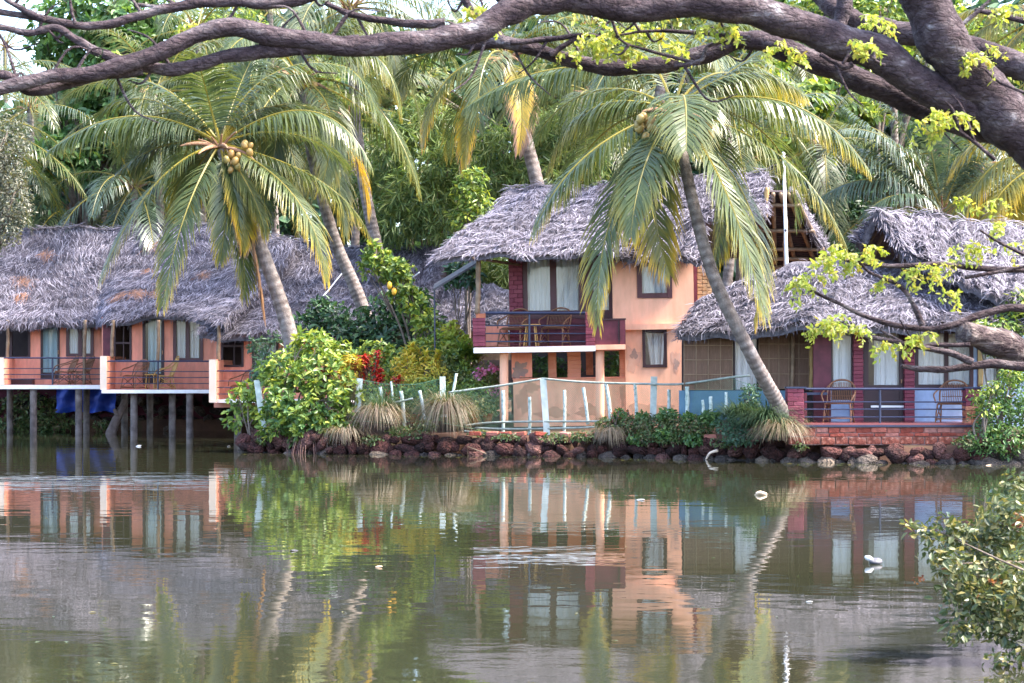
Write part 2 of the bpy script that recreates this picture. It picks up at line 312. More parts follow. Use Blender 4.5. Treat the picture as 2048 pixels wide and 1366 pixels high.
# ---------------------------------------------------------------- builders
class House:
    """pixel rectangles of a facade to boxes; roll in degrees leans the whole house about its base"""
    def __init__(s, root, p0, roll=0.0): s.root = root; s.p0 = p0; s.roll = roll
    def un(s, x, y):
        a = R(s.roll); dx, dy = x-s.p0[0], y-s.p0[1]
        return s.p0[0]+dx*math.cos(a)-dy*math.sin(a), s.p0[1]+dx*math.sin(a)+dy*math.cos(a)
    def rect(s, x0, y0, x1, y1):
        if not s.roll: return x0, y0, x1, y1
        cx, cy = s.un((x0+x1)/2, (y0+y1)/2); w, h = (x1-x0)/2, (y1-y0)/2
        return cx-w, cy-h, cx+w, cy+h
    def w(s, x, y, d):
        x, y = s.un(x, y) if s.roll else (x, y)
        return W(x, y, d)
    def addbox(s, mb, x0, y0, x1, y1, d, dep, tint=0):
        x0, y0, x1, y1 = s.rect(x0, y0, x1, y1)
        a = W(x0, y1, d); b = W(x1, y0, d); b[1] = d+dep
        return mb.box(a, b, tint=tint)
    def box(s, name, m, x0, y0, x1, y1, d, dep, parent=None, smooth=False):
        mb = MB(); s.addbox(mb, x0, y0, x1, y1, d, dep); return mb.build(name, M[m], parent or s.root)
    def wall(s, name, m, x0, y0, x1, y1, d, th, holes=(), parent=None):
        """a wall with real openings"""
        r = s.rect(x0, y0, x1, y1); hs = [s.rect(*h) for h in holes]
        xs = sorted({r[0], r[2], *[min(max(h[i], r[0]), r[2]) for h in hs for i in (0, 2)]})
        ys = sorted({r[1], r[3], *[min(max(h[i], r[1]), r[3]) for h in hs for i in (1, 3)]})
        def solid(i, j):
            if not (0 <= i < len(xs)-1 and 0 <= j < len(ys)-1): return False
            cx, cy = (xs[i]+xs[i+1])/2, (ys[j]+ys[j+1])/2
            return not any(h[0] < cx < h[2] and h[1] < cy < h[3] for h in hs)
        mb = MB()
        def P(x, y, k): v = W(x, y, d); v[1] = d+(th if k else 0); return v
        for i in range(len(xs)-1):
            for j in range(len(ys)-1):
                if not solid(i, j): continue
                a, b, c, e = xs[i], ys[j], xs[i+1], ys[j+1]
                F0 = [P(a, e, 0), P(c, e, 0), P(c, b, 0), P(a, b, 0)]; B0 = [P(a, e, 1), P(c, e, 1), P(c, b, 1), P(a, b, 1)]
                mb.poly(F0, [[0, 1, 2, 3]]); mb.poly(B0, [[3, 2, 1, 0]])
                for (di, dj, k) in ((0, 1, 0), (1, 0, 1), (0, -1, 2), (-1, 0, 3)):
                    if not solid(i+di, j+dj): mb.poly([F0[k], F0[(k+1) % 4], B0[(k+1) % 4], B0[k]], [[3, 2, 1, 0]])
        return mb.build(name, M[m], parent or s.root)
    def window(s, name, m, x0, y0, x1, y1, d, fw=5, mull=(), bars=(), curtain='curtain', drop=None, low=None, gaps=None, dep=.1, parent=None, glass=True, label=None):
        """frame part with pane, curtain and panel sub-parts. low: top row of a solid lower panel; gaps: list of curtain x-ranges"""
        r = MB(); sx0, sy0, sx1, sy1 = x0, y0, x1, y1
        s.addbox(r, x0, y0, x0+fw, y1, d-.03, dep); s.addbox(r, x1-fw, y0, x1, y1, d-.03, dep)
        s.addbox(r, x0+fw, y0, x1-fw, y0+fw, d-.028, dep-.004); s.addbox(r, x0+fw, y1-fw, x1-fw, y1, d-.028, dep-.004)
        yb = low if low else y1-fw
        for (a, b) in mull: s.addbox(r, a, y0+fw, b, yb, d-.026, dep-.008)
        for (a, b) in bars: s.addbox(r, x0+fw, a, x1-fw, b, d-.022, dep-.016)
        fr = r.build(name, M[m], parent or s.root)
        if label: fr['label'] = label
        if low: s.box('lower_panel', m, x0+fw, low, x1-fw, y1-fw, d-.005, .05, fr)
        if name == 'door': MB().tube(WP([(x1-fw*.6, (y0+y1)/2+8, d-.06), (x1-fw*.6, (y0+y1)/2+16, d-.06)]), .016, 6).build('handle', M['fibre'], fr)
        edges = [x0+fw]+[e for ab in mull for e in ab]+[x1-fw]
        for k in range(0, len(edges), 2):
            a, b = edges[k], edges[k+1]
            if glass: s.box('pane', 'glass', a, y0+fw, b, yb, d+.015, .006, fr)
            if curtain and (gaps is None or k//2 < len(gaps)):
                ca, cb = (a, b) if gaps is None else gaps[k//2]
                if cb > ca: s.curtain(ca, y0+fw, cb, yb if drop is None else drop, d+.075, M[curtain], fr)
        return fr
    def curtain(s, x0, y0, x1, y1, d, m, parent, lean=0):
        x0, y0, x1, y1 = s.rect(x0, y0, x1, y1); n = max(16, int((x1-x0)*1.2)); k = 6
        u = np.linspace(0, 1, n); v = np.linspace(0, 1, k); ph = rng.uniform(0, 6)
        f = (x1-x0)/F*d/.16*2*math.pi
        V = []
        for j in v:
            for i in u:
                p = W(x0+(x1-x0)*(i if not lean else i*(1-lean*j)+lean*j*.55), y0+(y1-y0)*j, d)
                p[1] += .036*math.sin(f*i+ph+.8*math.sin(5*i+ph))*(.6+.4*j)+.012*math.sin(f*2.3*i+2*ph)
                V.append(p)
        idx = np.arange(n*k).reshape(k, n)
        q = np.stack([idx[:-1, :-1], idx[1:, :-1], idx[1:, 1:], idx[:-1, 1:]], -1).reshape(-1, 4)
        return MB().add(V, q).build('curtain', m, parent, True)
    def railing(s, x0, x1, ys, d, posts=(), ybot=None, r=.013, top=.022):
        """top rail, lower bars and posts, each a sub-part"""
        rt = MB().bar(s.w(x0, ys[0], d), s.w(x1, ys[0], d), top, 8).build('railing', M['navy'], s.root)
        for y in ys[1:]: MB().bar(s.w(x0, y, d), s.w(x1, y, d), r, 6).build('bar', M['navy'], rt)
        for p in posts: MB().bar(s.w(p, ys[0]+1, d), s.w(p, ybot, d), .024, 8).build('post', M['navy'], rt)
        return rt
    def pole(s, name, m, x0, y0, x1, y1, d, r=.045, d1=None, parent=None):
        a, b = s.w(x0, y0, d), s.w(x1, y1, d if d1 is None else d1)
        n = max(4, int(np.linalg.norm(b-a)/.06)); t = np.linspace(0, 1, n)
        P = a+(b-a)*t[:, None]; P[:, 0] += .006*np.sin(t*9+x0)
        rr = r*(1+.14*(np.abs((t*np.linalg.norm(b-a)/.34+x0*.37) % 1-.5) > .44))
        return MB().tube(P, rr, 8).build(name, M[m], parent or s.root, True)
    def pillar(s, name, x0, y0, x1, y1, d, dep, bm='mbrick', mm='mmortar', course=.082, per=1.5, bot=None):
        """mortar core with single bricks standing proud of it; bot=(rows, material) gives bare bricks at the foot"""
        x0, y0, x1, y1 = s.rect(x0, y0, x1, y1)
        a = W(x0, y1, d); b = W(x1, y0, d); wd = b[0]-a[0]; ht = b[2]-a[2]
        core = MB().box(a+A(.010, .010, 0), A(b[0]-.010, d+dep-.01, b[2])).build(name, M[mm], s.root)
        n = max(2, int(round(ht/course))); ch = ht/n
        for i in range(n):
            z = a[2]+ch*(i+.5)
            m = M[bot[1]] if bot and i < bot[0] else M[bm]
            cuts = [0, 1] if per <= 1 else ([0, .62, 1] if i % 2 else [0, .36, 1])
            for k in range(len(cuts)-1):
                w_ = wd*(cuts[k+1]-cuts[k])-.007
                key = ('brick', m.name, round(w_, 2), round(ch, 3), round(dep, 2))
                if key not in MESH: MESH[key] = brickmesh(w_, dep, ch-.007, m)
                x = a[0]+wd*(cuts[k]+cuts[k+1])/2
                inst(MESH[key], 'brick', core, (x+rng.normal(0, .003), d+dep/2+rng.normal(0, .0035), z), (rng.normal(0, .01), 0, rng.normal(0, .012)))
        return core
MESH = {}
def brickmesh(w, d, h, m, e=.006):
    v = []
    for x in (-1, 1):
        for y in (-1, 1):
            for z in (-1, 1): v.append((x*w/2, y*d/2, z*h/2))
    bm = bpy.data.meshes.new('brick')
    import bmesh
    b = bmesh.new(); bmesh.ops.create_cube(b, size=1)
    for q in b.verts: q.co = Vector((q.co.x*w, q.co.y*d, q.co.z*h))
    bmesh.ops.bevel(b, geom=list(b.edges), offset=e, segments=1, affect='EDGES')
    b.to_mesh(bm); b.free(); bm.materials.append(m); bm.polygons.foreach_set('use_smooth', np.zeros(len(bm.polygons), bool)); return bm

# ---- thatch
def resample(P, n):
    P = np.asarray(P, float); l = np.concatenate([[0], np.cumsum(np.linalg.norm(np.diff(P, axis=0), axis=1))]); l /= l[-1]
    t = np.linspace(0, 1, n); return np.stack([np.interp(t, l, P[:, i]) for i in range(3)], 1)
def roof(parent, top, bot, th=.16, dens=230, slen=.42, sag=.06, fringe=110, red=0.0, name='roof', back=None, seed=0, side=(True, True), ridge=False):
    """thatched roof slope between a ridge line and an eave line (px, px, depth): slab with a straw layer as its sub-part"""
    T = resample(WP(top), 40); B = resample(WP(bot), 40)
    def pt(u, v):
        f = np.clip(u, 0, 1)*39; i = np.minimum(f.astype(int), 38); w = (f-i)[:, None]
        t = T[i]*(1-w)+T[i+1]*w; b = B[i]*(1-w)+B[i+1]*w
        p = t*(1-v[:, None])+b*v[:, None]
        p[:, 2] -= sag*np.sin(np.pi*v)*2
        p[:, 2] += .06*((v*7.5+.15*np.sin(u*13+seed)) % 1)*(v < .97)+.05*np.sin(u*23+seed)*np.sin(v*7+u*5)+.03*np.sin(u*51+seed*2+v*9)
        return p
    nu, nv = 50, 40
    uu, vv = np.meshgrid(np.linspace(0, 1, nu), np.linspace(0, 1, nv)); g = pt(uu.ravel(), vv.ravel())
    idx = np.arange(nu*nv).reshape(nv, nu)
    q = np.stack([idx[:-1, :-1], idx[1:, :-1], idx[1:, 1:], idx[:-1, 1:]], -1).reshape(-1, 4)
    c = g.reshape(nv, nu, 3)
    nn = nrm(np.cross(c[-1, nu//2]-c[0, nu//2], c[0, -1]-c[0, 0]))
    if nn[2] < 0: nn = -nn
    mb = MB(); mb.add(g, q); lo = g-nn*th; mb.add(lo, q[:, ::-1])
    n = nu*nv
    for line in (idx[0], idx[-1], idx[:, 0], idx[:, -1]):
        e = np.stack([line[:-1], line[1:], line[1:]+n, line[:-1]+n], -1); mb.q.append(e)
    if back is not None:
        Bk = T.copy(); Bk[:, 1] += back[0]; Bk[:, 2] -= back[1]; m_ = len(T)
        k = mb.n; mb.add(np.vstack([T-nn*.02, Bk]), np.stack([np.arange(m_-1), np.arange(1, m_), np.arange(1, m_)+m_, np.arange(m_-1)+m_], -1))
    sl = mb.build(name, M['thatch_base'], parent, True)
    # straw
    area = np.linalg.norm(B-T, axis=1).mean()*max(np.linalg.norm(np.diff(T, axis=0), axis=1).sum(), np.linalg.norm(np.diff(B, axis=0), axis=1).sum())
    k = int(area*dens*1.7); u = rng.uniform(0, 1, k); v = rng.uniform(0, 1, k)**.93
    e = .01
    p = pt(u, v); dv = nrm(pt(u, np.minimum(v+e, 1.02))-pt(u, v-e)); du = nrm(pt(np.minimum(u+e, 1), v)-pt(np.maximum(u-e, 0), v))
    ang = rng.normal(0, .45, k)+.35*np.sin(u*19+seed)+.3*np.sin(v*11+u*8)
    L = slen*rng.uniform(.4, 1.05, k)
    tint = np.zeros(k)
    if red:
        for _ in range(int(red)):
            cu, cv = rng.uniform(.05, .9), rng.uniform(.15, .75); rad = rng.uniform(.015, .035)
            tint = np.maximum(tint, (np.exp(-(((u-cu)/rad)**2+((v-cv)/(rad*2.2))**2)) > rng.uniform(.3, .8, k))*rng.uniform(.4, 1, k))
    # eave fringe, verge and ridge straws
    def edge(uv, base, spread, lift, m):
        return uv, np.full(m, base), rng.normal(0, spread, m)
    kf = int(np.linalg.norm(np.diff(B, axis=0), axis=1).sum()*fringe)
    uf = rng.uniform(0, 1, kf); pf = pt(uf, np.full(kf, .985)); df = nrm(pt(uf, np.ones(kf))-pt(uf, np.full(kf, .95)))
    df = nrm(df+A(0, 0, -1)*rng.uniform(.0, .8, kf)[:, None]); duf = nrm(pt(np.minimum(uf+e, 1), np.ones(kf))-pt(np.maximum(uf-e, 0), np.ones(kf)))
    pf = pf-nn*rng.uniform(0, th*1.1, kf)[:, None]-df*.12
    ks = 0; ps = []; ds = []; dus = []
    for sd in (0, 1):
        if side[sd]:
            m_ = int(np.linalg.norm(B[-sd]-T[-sd])*fringe*.9); v_ = rng.uniform(0, 1, m_); u_ = np.full(m_, .004 if sd == 0 else .996)
            q_ = pt(u_, v_)-nn*rng.uniform(0, th*1.1, m_)[:, None]
            d_ = nrm(nrm(pt(u_, v_+e)-pt(u_, v_-e))+(T[-1]-T[0])/np.linalg.norm(T[-1]-T[0])*(1 if sd else -1)*rng.uniform(.1, .9, m_)[:, None])
            ps.append(q_); ds.append(d_); dus.append(np.tile(nn, (m_, 1))); ks += m_
    kr = 0
    if ridge:
        kr = int(np.linalg.norm(np.diff(T, axis=0), axis=1).sum()*90); u_ = rng.uniform(0, 1, kr)
        q_ = pt(u_, np.full(kr, .01))+nn*rng.uniform(-.05, .07, kr)[:, None]
        ps.append(q_); ds.append(nrm(nrm(T[-1]-T[0])*rng.choice([-1, 1], kr)[:, None]+rng.normal(0, .25, (kr, 3)))); dus.append(np.tile(nn, (kr, 1)))
    D = nrm(dv*np.cos(ang)[:, None]+du*np.sin(ang)[:, None])
    a2 = ang+rng.normal(0, .45, k); D2 = nrm(dv*np.cos(a2)[:, None]+du*np.sin(a2)[:, None])
    af = rng.normal(0, .4, kf); Df = nrm(df*np.cos(af)[:, None]+duf*np.sin(af)[:, None]); Df2 = nrm(Df+A(0, 0, -1)*rng.uniform(.1, .9, kf)[:, None])
    p0 = np.vstack([p+nn*rng.uniform(.0, .05, k)[:, None], pf]+ps)
    D = np.vstack([D, Df]+ds); D2 = np.vstack([D2, Df2]+ds)
    L = np.concatenate([L, slen*rng.uniform(.3, .6, kf), slen*rng.uniform(.4, .95, ks+kr)])
    tint = np.concatenate([tint, np.zeros(kf+ks+kr)])
    nv_ = np.tile(nn, (len(p0), 1))
    wv = nrm(np.cross(D, nv_)+1e-4); w = rng.uniform(.0045, .0115, len(p0))[:, None]
    lift = rng.uniform(.0, .032, len(p0))[:, None]
    p1 = p0+D*L[:, None]*.5+nn*lift; p2 = p1+D2*L[:, None]*.5-nn*rng.uniform(0, .05, len(p0))[:, None]
    V = np.stack([p0-wv*w, p0+wv*w, p1-wv*w, p1+wv*w, p2-wv*w*.35, p2+wv*w*.35], 1)
    b = np.arange(len(p0))[:, None]*6
    Q = np.concatenate([b+np.array([[0, 1, 3, 2]]), b+np.array([[2, 3, 5, 4]])])
    MB().add(V.reshape(-1, 3), Q, tint=np.repeat(tint, 6)).build('straw', M['thatch'], sl, kind='stuff')
    return sl

# ---- palms
def frond(mb, P, n=62, Lm=.95, width=.036, droop=.55, vee=.25, tip=0.0, base=0.0, twist=0.0, ang=(68, 28), dead=0.0, start=.16, rr=.035):
    """coconut leaf along curve P: rachis and two rows of leaflets. tip: how yellow the ends are"""
    P = resample(P, 40)
    t = np.repeat(np.linspace(start, .995, n), 2)+rng.normal(0, .002, 2*n); t = np.clip(t, 0, 1)
    sg = np.tile([1., -1.], n)
    f = t*39; i = np.minimum(f.astype(int), 38); w = (f-i)[:, None]
    C = P[i]*(1-w)+P[i+1]*w
    Tg = nrm(np.gradient(P, axis=0)); T = nrm(Tg[i]*(1-w)+Tg[i+1]*w)
    h = P[-1]-P[0]; h[2] = 0
    if np.linalg.norm(h) < .25: h = A(1, 0, 0)
    side0 = nrm(np.cross(nrm(h), A(0, 0, 1)))
    side = nrm(side0-T*(T@side0)[:, None]); Nn = np.cross(side, T)
    tw = twist*t; side, Nn = side*np.cos(tw)[:, None]+Nn*np.sin(tw)[:, None], Nn*np.cos(tw)[:, None]-side*np.sin(tw)[:, None]
    s = (t-start)/(1-start)
    a = np.radians(ang[0]+(ang[1]-ang[0])*s+rng.normal(0, 4, 2*n))
    prof = np.clip(np.minimum(.55+1.6*s, 1.0)*(1-.72*np.clip((s-.45)/.55, 0, 1)**1.6), .12, 1)
    L = Lm*prof*rng.uniform(.88, 1.08, 2*n)
    ve = vee+rng.normal(0, .06, 2*n)
    D = nrm(T*np.cos(a)[:, None]+(side*sg[:, None]*np.cos(ve)[:, None]+Nn*np.sin(ve)[:, None])*np.sin(a)[:, None])
    g = A(0, 0, -1); dr = droop*rng.uniform(.8, 1.2, 2*n)[:, None]
    D1 = nrm(D+g*dr*.35); D2 = nrm(D1+g*dr*.9+rng.normal(0, .04, (2*n, 3))); D3 = nrm(D2+g*dr*1.3+rng.normal(0, .07, (2*n, 3)))
    l3 = (L/3)[:, None]
    q1 = C+D1*l3; q2 = q1+D2*l3; q3 = q2+D3*l3
    wv = nrm(T-D1*np.sum(T*D1, 1)[:, None]); wd = width*rng.uniform(.8, 1.15, 2*n)[:, None]*(.55+.45*prof[:, None])
    V = np.stack([C-wv*wd*.3, C+wv*wd*.3, q1-wv*wd*.5, q1+wv*wd*.5, q2-wv*wd*.36, q2+wv*wd*.36, q3], 1)
    b = np.arange(2*n)[:, None]*7
    tb = base+tip*.35*s+rng.normal(0, .03, 2*n); te = base+tip*(.45+.75*s)+rng.normal(0, .06, 2*n)
    if dead: tb = np.full(2*n, dead)+rng.normal(0, .05, 2*n); te = tb
    tint = np.clip(np.stack([tb, tb, tb, tb, (tb+te)/2, (tb+te)/2, te], 1), 0, 1)
    mb.add(V.reshape(-1, 3), np.concatenate([b+np.array([[0, 1, 3, 2]]), b+np.array([[2, 3, 5, 4]])]), b+np.array([[4, 5, 6]]), tint=tint.ravel())
    mb.tube(P, np.linspace(rr, .006, 40), 5, tint=(np.clip(np.linspace(.42, .36, 40)+dead*.5, 0, 1)))
def bez(a, m, b, n=24):
    t = np.linspace(0, 1, n)[:, None]; a, m, b = map(np.asarray, (a, m, b)); c = 2*m-.5*(a+b)
    return (1-t)**2*a+2*t*(1-t)*c+t*t*b
def arcfrond(c, az, el, L, bend):
    """curve of a frond that leaves crown c at azimuth/elevation (deg) and droops"""
    n = 24; t = np.linspace(0, 1, n); e = np.radians(el-bend*t**1.25); ds = L/n
    dx = np.stack([np.cos(e)*math.cos(R(az)), np.cos(e)*math.sin(R(az)), np.sin(e)], 1)*ds
    return np.asarray(c)+np.cumsum(dx, 0)-dx[0]
def trunk(parent, P, r0, r1, m='trunk', n=None):
    L = np.linalg.norm(np.diff(P, axis=0), axis=1).sum(); n = n or max(20, int(L/.075))
    C = spline(P, n); t = np.linspace(0, 1, n)
    r = r0+(r1-r0)*t+.45*r0*np.exp(-t*16); r = r*(1+.035*np.where(np.arange(n) % 2, 1, -1)*rng.uniform(.5, 1.2, n))
    return MB().tube(C, r, 12, wob=.015, tint=np.where(np.arange(n) % 2, rng.uniform(.35, .8, n), .0)).build('trunk', M[m], parent, True)
def palm(label, base, ctrl, crown, r0, r1, spec=(), rand=0, L=4.2, leaf='palm', group='coconut palms round the cottages', nuts=0, seed=0, lo=-35, Lm=1.15, n=60, tip=.25, droop=.55, fib=True, az=(0, 360), bend=(70, 120), nutc=None, scl=1.0):
    rs = np.random.default_rng(seed+100)
    t = thing('coconut_palm', label, 'palm tree', base, group)
    crown = np.asarray(crown)
    if ctrl is not None: trunk(t, np.vstack([[base], ctrl, [crown]]) if len(ctrl) else np.vstack([[base], [crown]]), r0, r1)
    for f in spec:
        k = dict(f[2]) if len(f) > 2 else {}
        mpt, tp = f[0], f[1]; st = k.pop('c', crown)
        P = bez(st, mpt, tp); mb = MB(); frond(mb, P, **{**dict(n=80, Lm=Lm, tip=tip, droop=droop, width=.042), **k}); mb.build('frond', M[leaf], t)
    for i in range(rand):
        a = az[0]+(az[1]-az[0])*((i*.618+rs.uniform(-.05, .05)) % 1); el = 82-(82-lo)*((i+.5)/rand)**.85+rs.uniform(-6, 6)
        mb = MB(); yl = tip*(1.6 if el < 5 else .7)*rs.uniform(.5, 1.3)
        frond(mb, arcfrond(crown, a, el, L*rs.uniform(.85, 1.1), rs.uniform(*bend)*(1 if el > -5 else .5)), n=n, Lm=Lm*rs.uniform(.85, 1.05), tip=yl, droop=droop*rs.uniform(.8, 1.25), twist=rs.uniform(-.5, .5))
        mb.build('frond', M[leaf], t)
    if fib:
        mb = MB()
        for i in range(9):
            a = i*40+rs.uniform(-15, 15); mb.tube(arcfrond(crown-A(0, 0, .18), a, rs.uniform(35, 75), rs.uniform(.5, .9)*scl, 30), np.linspace(.055, .015, 24)*scl, 5)
        mb.build('crown_fibre', M['fibre'], t)
        if nutc:
            for i in range(4):
                mb = MB(); mb.tube(arcfrond(crown-A(0, .15, .1), 200+i*48+rs.uniform(-15, 15), rs.uniform(-5, 30), rs.uniform(.8, 1.1), 35), .05*np.sin(np.linspace(.25, 2.9, 24)), 6); mb.build('spathe', M['fibre'], t, True)
    for c in (nutc or []):
        for j in range(c[1]):
            if 'nut' not in MESH: MESH['nut'] = nutmesh()
            d = nrm(rs.normal(0, 1, 3)); p = np.asarray(c[0])+d*A(.14, .1, .19)*c[2]
            s_ = rs.uniform(.6, .82); inst(MESH['nut'], 'coconut', t, p, (rs.uniform(-.5, .5), rs.uniform(-.5, .5), rs.uniform(0, 6)), (s_,)*3)
    return t
def nutmesh():
    mb = MB(); n = 8; t = np.linspace(-1, 1, n); P = np.stack([0*t, 0*t, -t*.145], 1); r = .11*np.sqrt(np.clip(1-np.abs(t)**2.4, .004, 1))
    mb.tube(P, r, 10); return mb.mesh('coconut', M['coconut'], True)

# ---- leaves
def leaves(mb, cl, n, size, aspect=.42, up=.5, out=.7, hang=0.0, shell=.5, fold=.18, whorl=0, rs=None):
    """leaf blades through ellipsoid clumps cl = [(centre, radii)]"""
    r_ = rs or rng
    C = np.array([c[0] for c in cl]); Rd = np.array([c[1] for c in cl])
    w = (Rd[:, 0]*Rd[:, 2]); k = r_.choice(len(cl), n, p=w/w.sum())
    d = nrm(r_.normal(0, 1, (n, 3))); rad = shell+(1-shell)*r_.uniform(0, 1, n)**.6
    bump = 1+.16*np.sin(d[:, 0]*7+k*1.7)*np.sin(d[:, 2]*6+k)+.1*r_.normal(0, 1, n)
    p = C[k]+d*Rd[k]*(rad*bump)[:, None]
    if whorl:
        m_ = max(1, n//whorl); idx = np.repeat(np.arange(m_), whorl)[:n]; n = len(idx); p = p[idx]+r_.normal(0, size*.08, (n, 3)); d = d[idx]
    N = nrm(d*out+A(0, 0, 1)*up+r_.normal(0, .45, (n, 3)))
    D = r_.normal(0, 1, (n, 3))+d*.9*out+A(0, 0, -hang)
    D = nrm(D-N*np.sum(D*N, 1)[:, None]*.8)
    Wv = nrm(np.cross(D, N)); N = np.cross(Wv, D)
    s = size*r_.uniform(.65, 1.25, n)[:, None]; h = s*aspect/2
    crv = N*s*r_.uniform(-.12, .05, (n, 1))
    V = np.stack([p, p+D*s*.38+Wv*h+N*h*fold*2, p+D*s*.75+Wv*h*.72+N*h*fold*1.6+crv*.6, p+D*s+crv, p+D*s*.75-Wv*h*.72+N*h*fold*1.6+crv*.6, p+D*s*.38-Wv*h+N*h*fold*2], 1)
    b = np.arange(n)[:, None]*6
    mb.add(V.reshape(-1, 3), np.concatenate([b+np.array([[0, 3, 2, 1]]), b+np.array([[0, 5, 4, 3]])]))
    return mb
def clump(px, py, d, rx, ry, rd=None):
    s = d/F; return (W(px, py, d), A(rx*s, (rd if rd else (rx+ry)/2*s*.8), ry*s))
def plant(name, label, cat, clumps, n, size, m, base=None, group=None, stems=True, sm='stem', sr=.03, aspect=.42, part='crown', seed=0, kind=None, **kw):
    """a plant: leafy crown and branching stems from its base up into each clump"""
    rs = np.random.default_rng(seed+500)
    cl = [clump(*c) for c in clumps]
    if base is None:
        c = cl[0][0]; base = A(c[0], c[1], ground_z(c[1]))
    t = thing(name, label, cat, base, group)
    leaves(MB_ := MB(), cl, n, size, aspect, rs=rs, **kw)
    MB_.build(part, M[m], t)
    if stems:
        mb = MB()
        top = np.mean([c[0] for c in cl], axis=0)
        for c in cl:
            a = np.asarray(base)+A(rs.normal(0, sr*2), rs.normal(0, sr*2), -.05); b = c[0]+c[1]*A(0, 0, .3)
            mid = (a+b)/2*A(.5, .5, 1)+a*A(.5, .5, 0)+A(rs.normal(0, .08), 0, 0)
            mb.tube(spline([a, mid, b], 14), np.linspace(sr, sr*.25, 14), 6)
            for _ in range(4):
                e = c[0]+c[1]*nrm(rs.normal(0, 1, 3))*.85; s0 = mid+(b-mid)*rs.uniform(.2, .9)
                mb.tube(spline([s0, (s0+e)/2+A(0, 0, .1*c[1][2]), e], 6), np.linspace(sr*.4, sr*.1, 6), 4)
        mb.build('stems' if cat != 'tree' else 'trunk', M[sm], t, True)
    return t
def ground_z(y): return .5+min(.3, max(0, (y-43)*.06))
def blades(mb, c, n, L, spread=.15, width=.007, out=(.15, .7), droop=.9, rs=rng):
    """grass tuft: arching blades from base c"""
    a = rs.uniform(0, 2*math.pi, n); o = rs.uniform(*out, n); l = L*rs.uniform(.6, 1.15, n)
    b = np.asarray(c)+np.stack([np.cos(a)*spread*rs.uniform(0, 1, n), np.sin(a)*spread*rs.uniform(0, 1, n), 0*a], 1)
    D = nrm(np.stack([np.cos(a)*o, np.sin(a)*o, np.ones(n)], 1)); Wv = np.stack([-np.sin(a), np.cos(a), 0*a], 1)
    pts = [b]; cur = D
    for i in range(4):
        pts.append(pts[-1]+cur*(l/4)[:, None]); cur = nrm(cur+A(0, 0, -1)*droop*rs.uniform(.3, .8, n)[:, None]+np.stack([np.cos(a), np.sin(a), 0*a], 1)*.15)
    ws = [1, 1, .8, .5, .1]
    V = np.stack([p+s*Wv*width*w for p, w in zip(pts, ws) for s in (-1, 1)], 1)
    bb = np.arange(n)[:, None]*10
    mb.add(V.reshape(-1, 3), np.concatenate([bb+np.array([[2*i, 2*i+1, 2*i+3, 2*i+2]]) for i in range(4)])); return mb
def tuft(label, px, py, d, n, L, m, cat='grass tuft', group='grass tufts on the bank', **kw):
    o = blades(MB(), W(px, py, d), n, L, **kw).build('grass_tuft', M[m]); return props(o, label, cat, group)

# ---- rattan chair, facing -Y, seat centre over origin
def chair(loc, rz, label, group='rattan armchairs on the verandas', m='rattan', style=0):
    t = thing('rattan_chair', label, 'chair', loc, group, (0, 0, rz))
    def put(name, mb, kind=None, parent=t):
        key = (name, m, style, len(CH_KEY.setdefault((t.name, name), [])))
        CH_KEY[(t.name, name)].append(1)
        if key not in MESH: MESH[key] = mb().mesh(name, M[m], True)
        o = bpy.data.objects.new(name, MESH[key]); COL.objects.link(o); o.parent = parent
        if kind: o['kind'] = kind
        return o
    hb = .88 if style == 0 else .98
    def seat():
        b = MB(); a = np.linspace(0, 2*math.pi, 25); P = np.stack([.27*np.cos(a), .25*np.sin(a), .40+.03*(np.sin(a) < 0)*-np.sin(a)], 1); b.tube(P, .016, 6)
        b.box((-.24, -.22, .385), (.24, .22, .397)); return b
    def slats():
        b = MB()
        for x in np.linspace(-.2, .2, 13):
            b.tube(spline([(x, .2, .41), (x*1.12, .29, .62), (x*.95, .37, hb-.05-.5*x*x*4*.35)], 8), .0075, 4)
        for z in (.55, .70): b.tube(spline([(-.24, .2+(z-.41)*.3, z), (0, .30+(z-.41)*.25, z), (.24, .2+(z-.41)*.3, z)], 8), .008, 4)
        for x in np.linspace(-.22, .22, 12): b.bar((x, -.22, .405), (x, .22, .405), .008, 4)
        return b
    put('seat', seat)
    hp = spline([(-.27, .18, .40), (-.28, .30, .66), (-.2, .38, hb-.06), (0, .40, hb), (.2, .38, hb-.06), (.28, .30, .66), (.27, .18, .40)], 30)
    back = put('backrest', lambda: MB().tube(hp, .019, 6))
    put('back_slats', slats, 'stuff', back)
    for s in (-1, 1):
        put('leg', lambda: MB().tube(spline([(s*.25, -.18, .40), (s*.27, -.22, .2), (s*.28, -.27, 0)], 8), .017, 6))
        put('leg', lambda: MB().tube(spline([(s*.24, .2, .40), (s*.25, .22, .2), (s*.27, .28, 0)], 8), .017, 6))
        put('brace', lambda: MB().bar((s*.265, -.25, .08), (s*.25, .18, .36), .012, 5))
        put('brace', lambda: MB().bar((s*.255, .25, .08), (s*.26, -.16, .36), .012, 5))
        put('stretcher', lambda: MB().bar((s*.272, -.25, .07), (s*.262, .26, .07), .012, 5))
        put('armrest', lambda: MB().tube(spline([(s*.26, .36, hb-.12), (s*.32, .12, .66), (s*.33, -.16, .58), (s*.27, -.26, .42)], 14), .017, 6))
    put('stretcher', lambda: MB().bar((-.275, -.255, .10), (.275, -.255, .10), .012, 5))
    return t
CH_KEY = {}
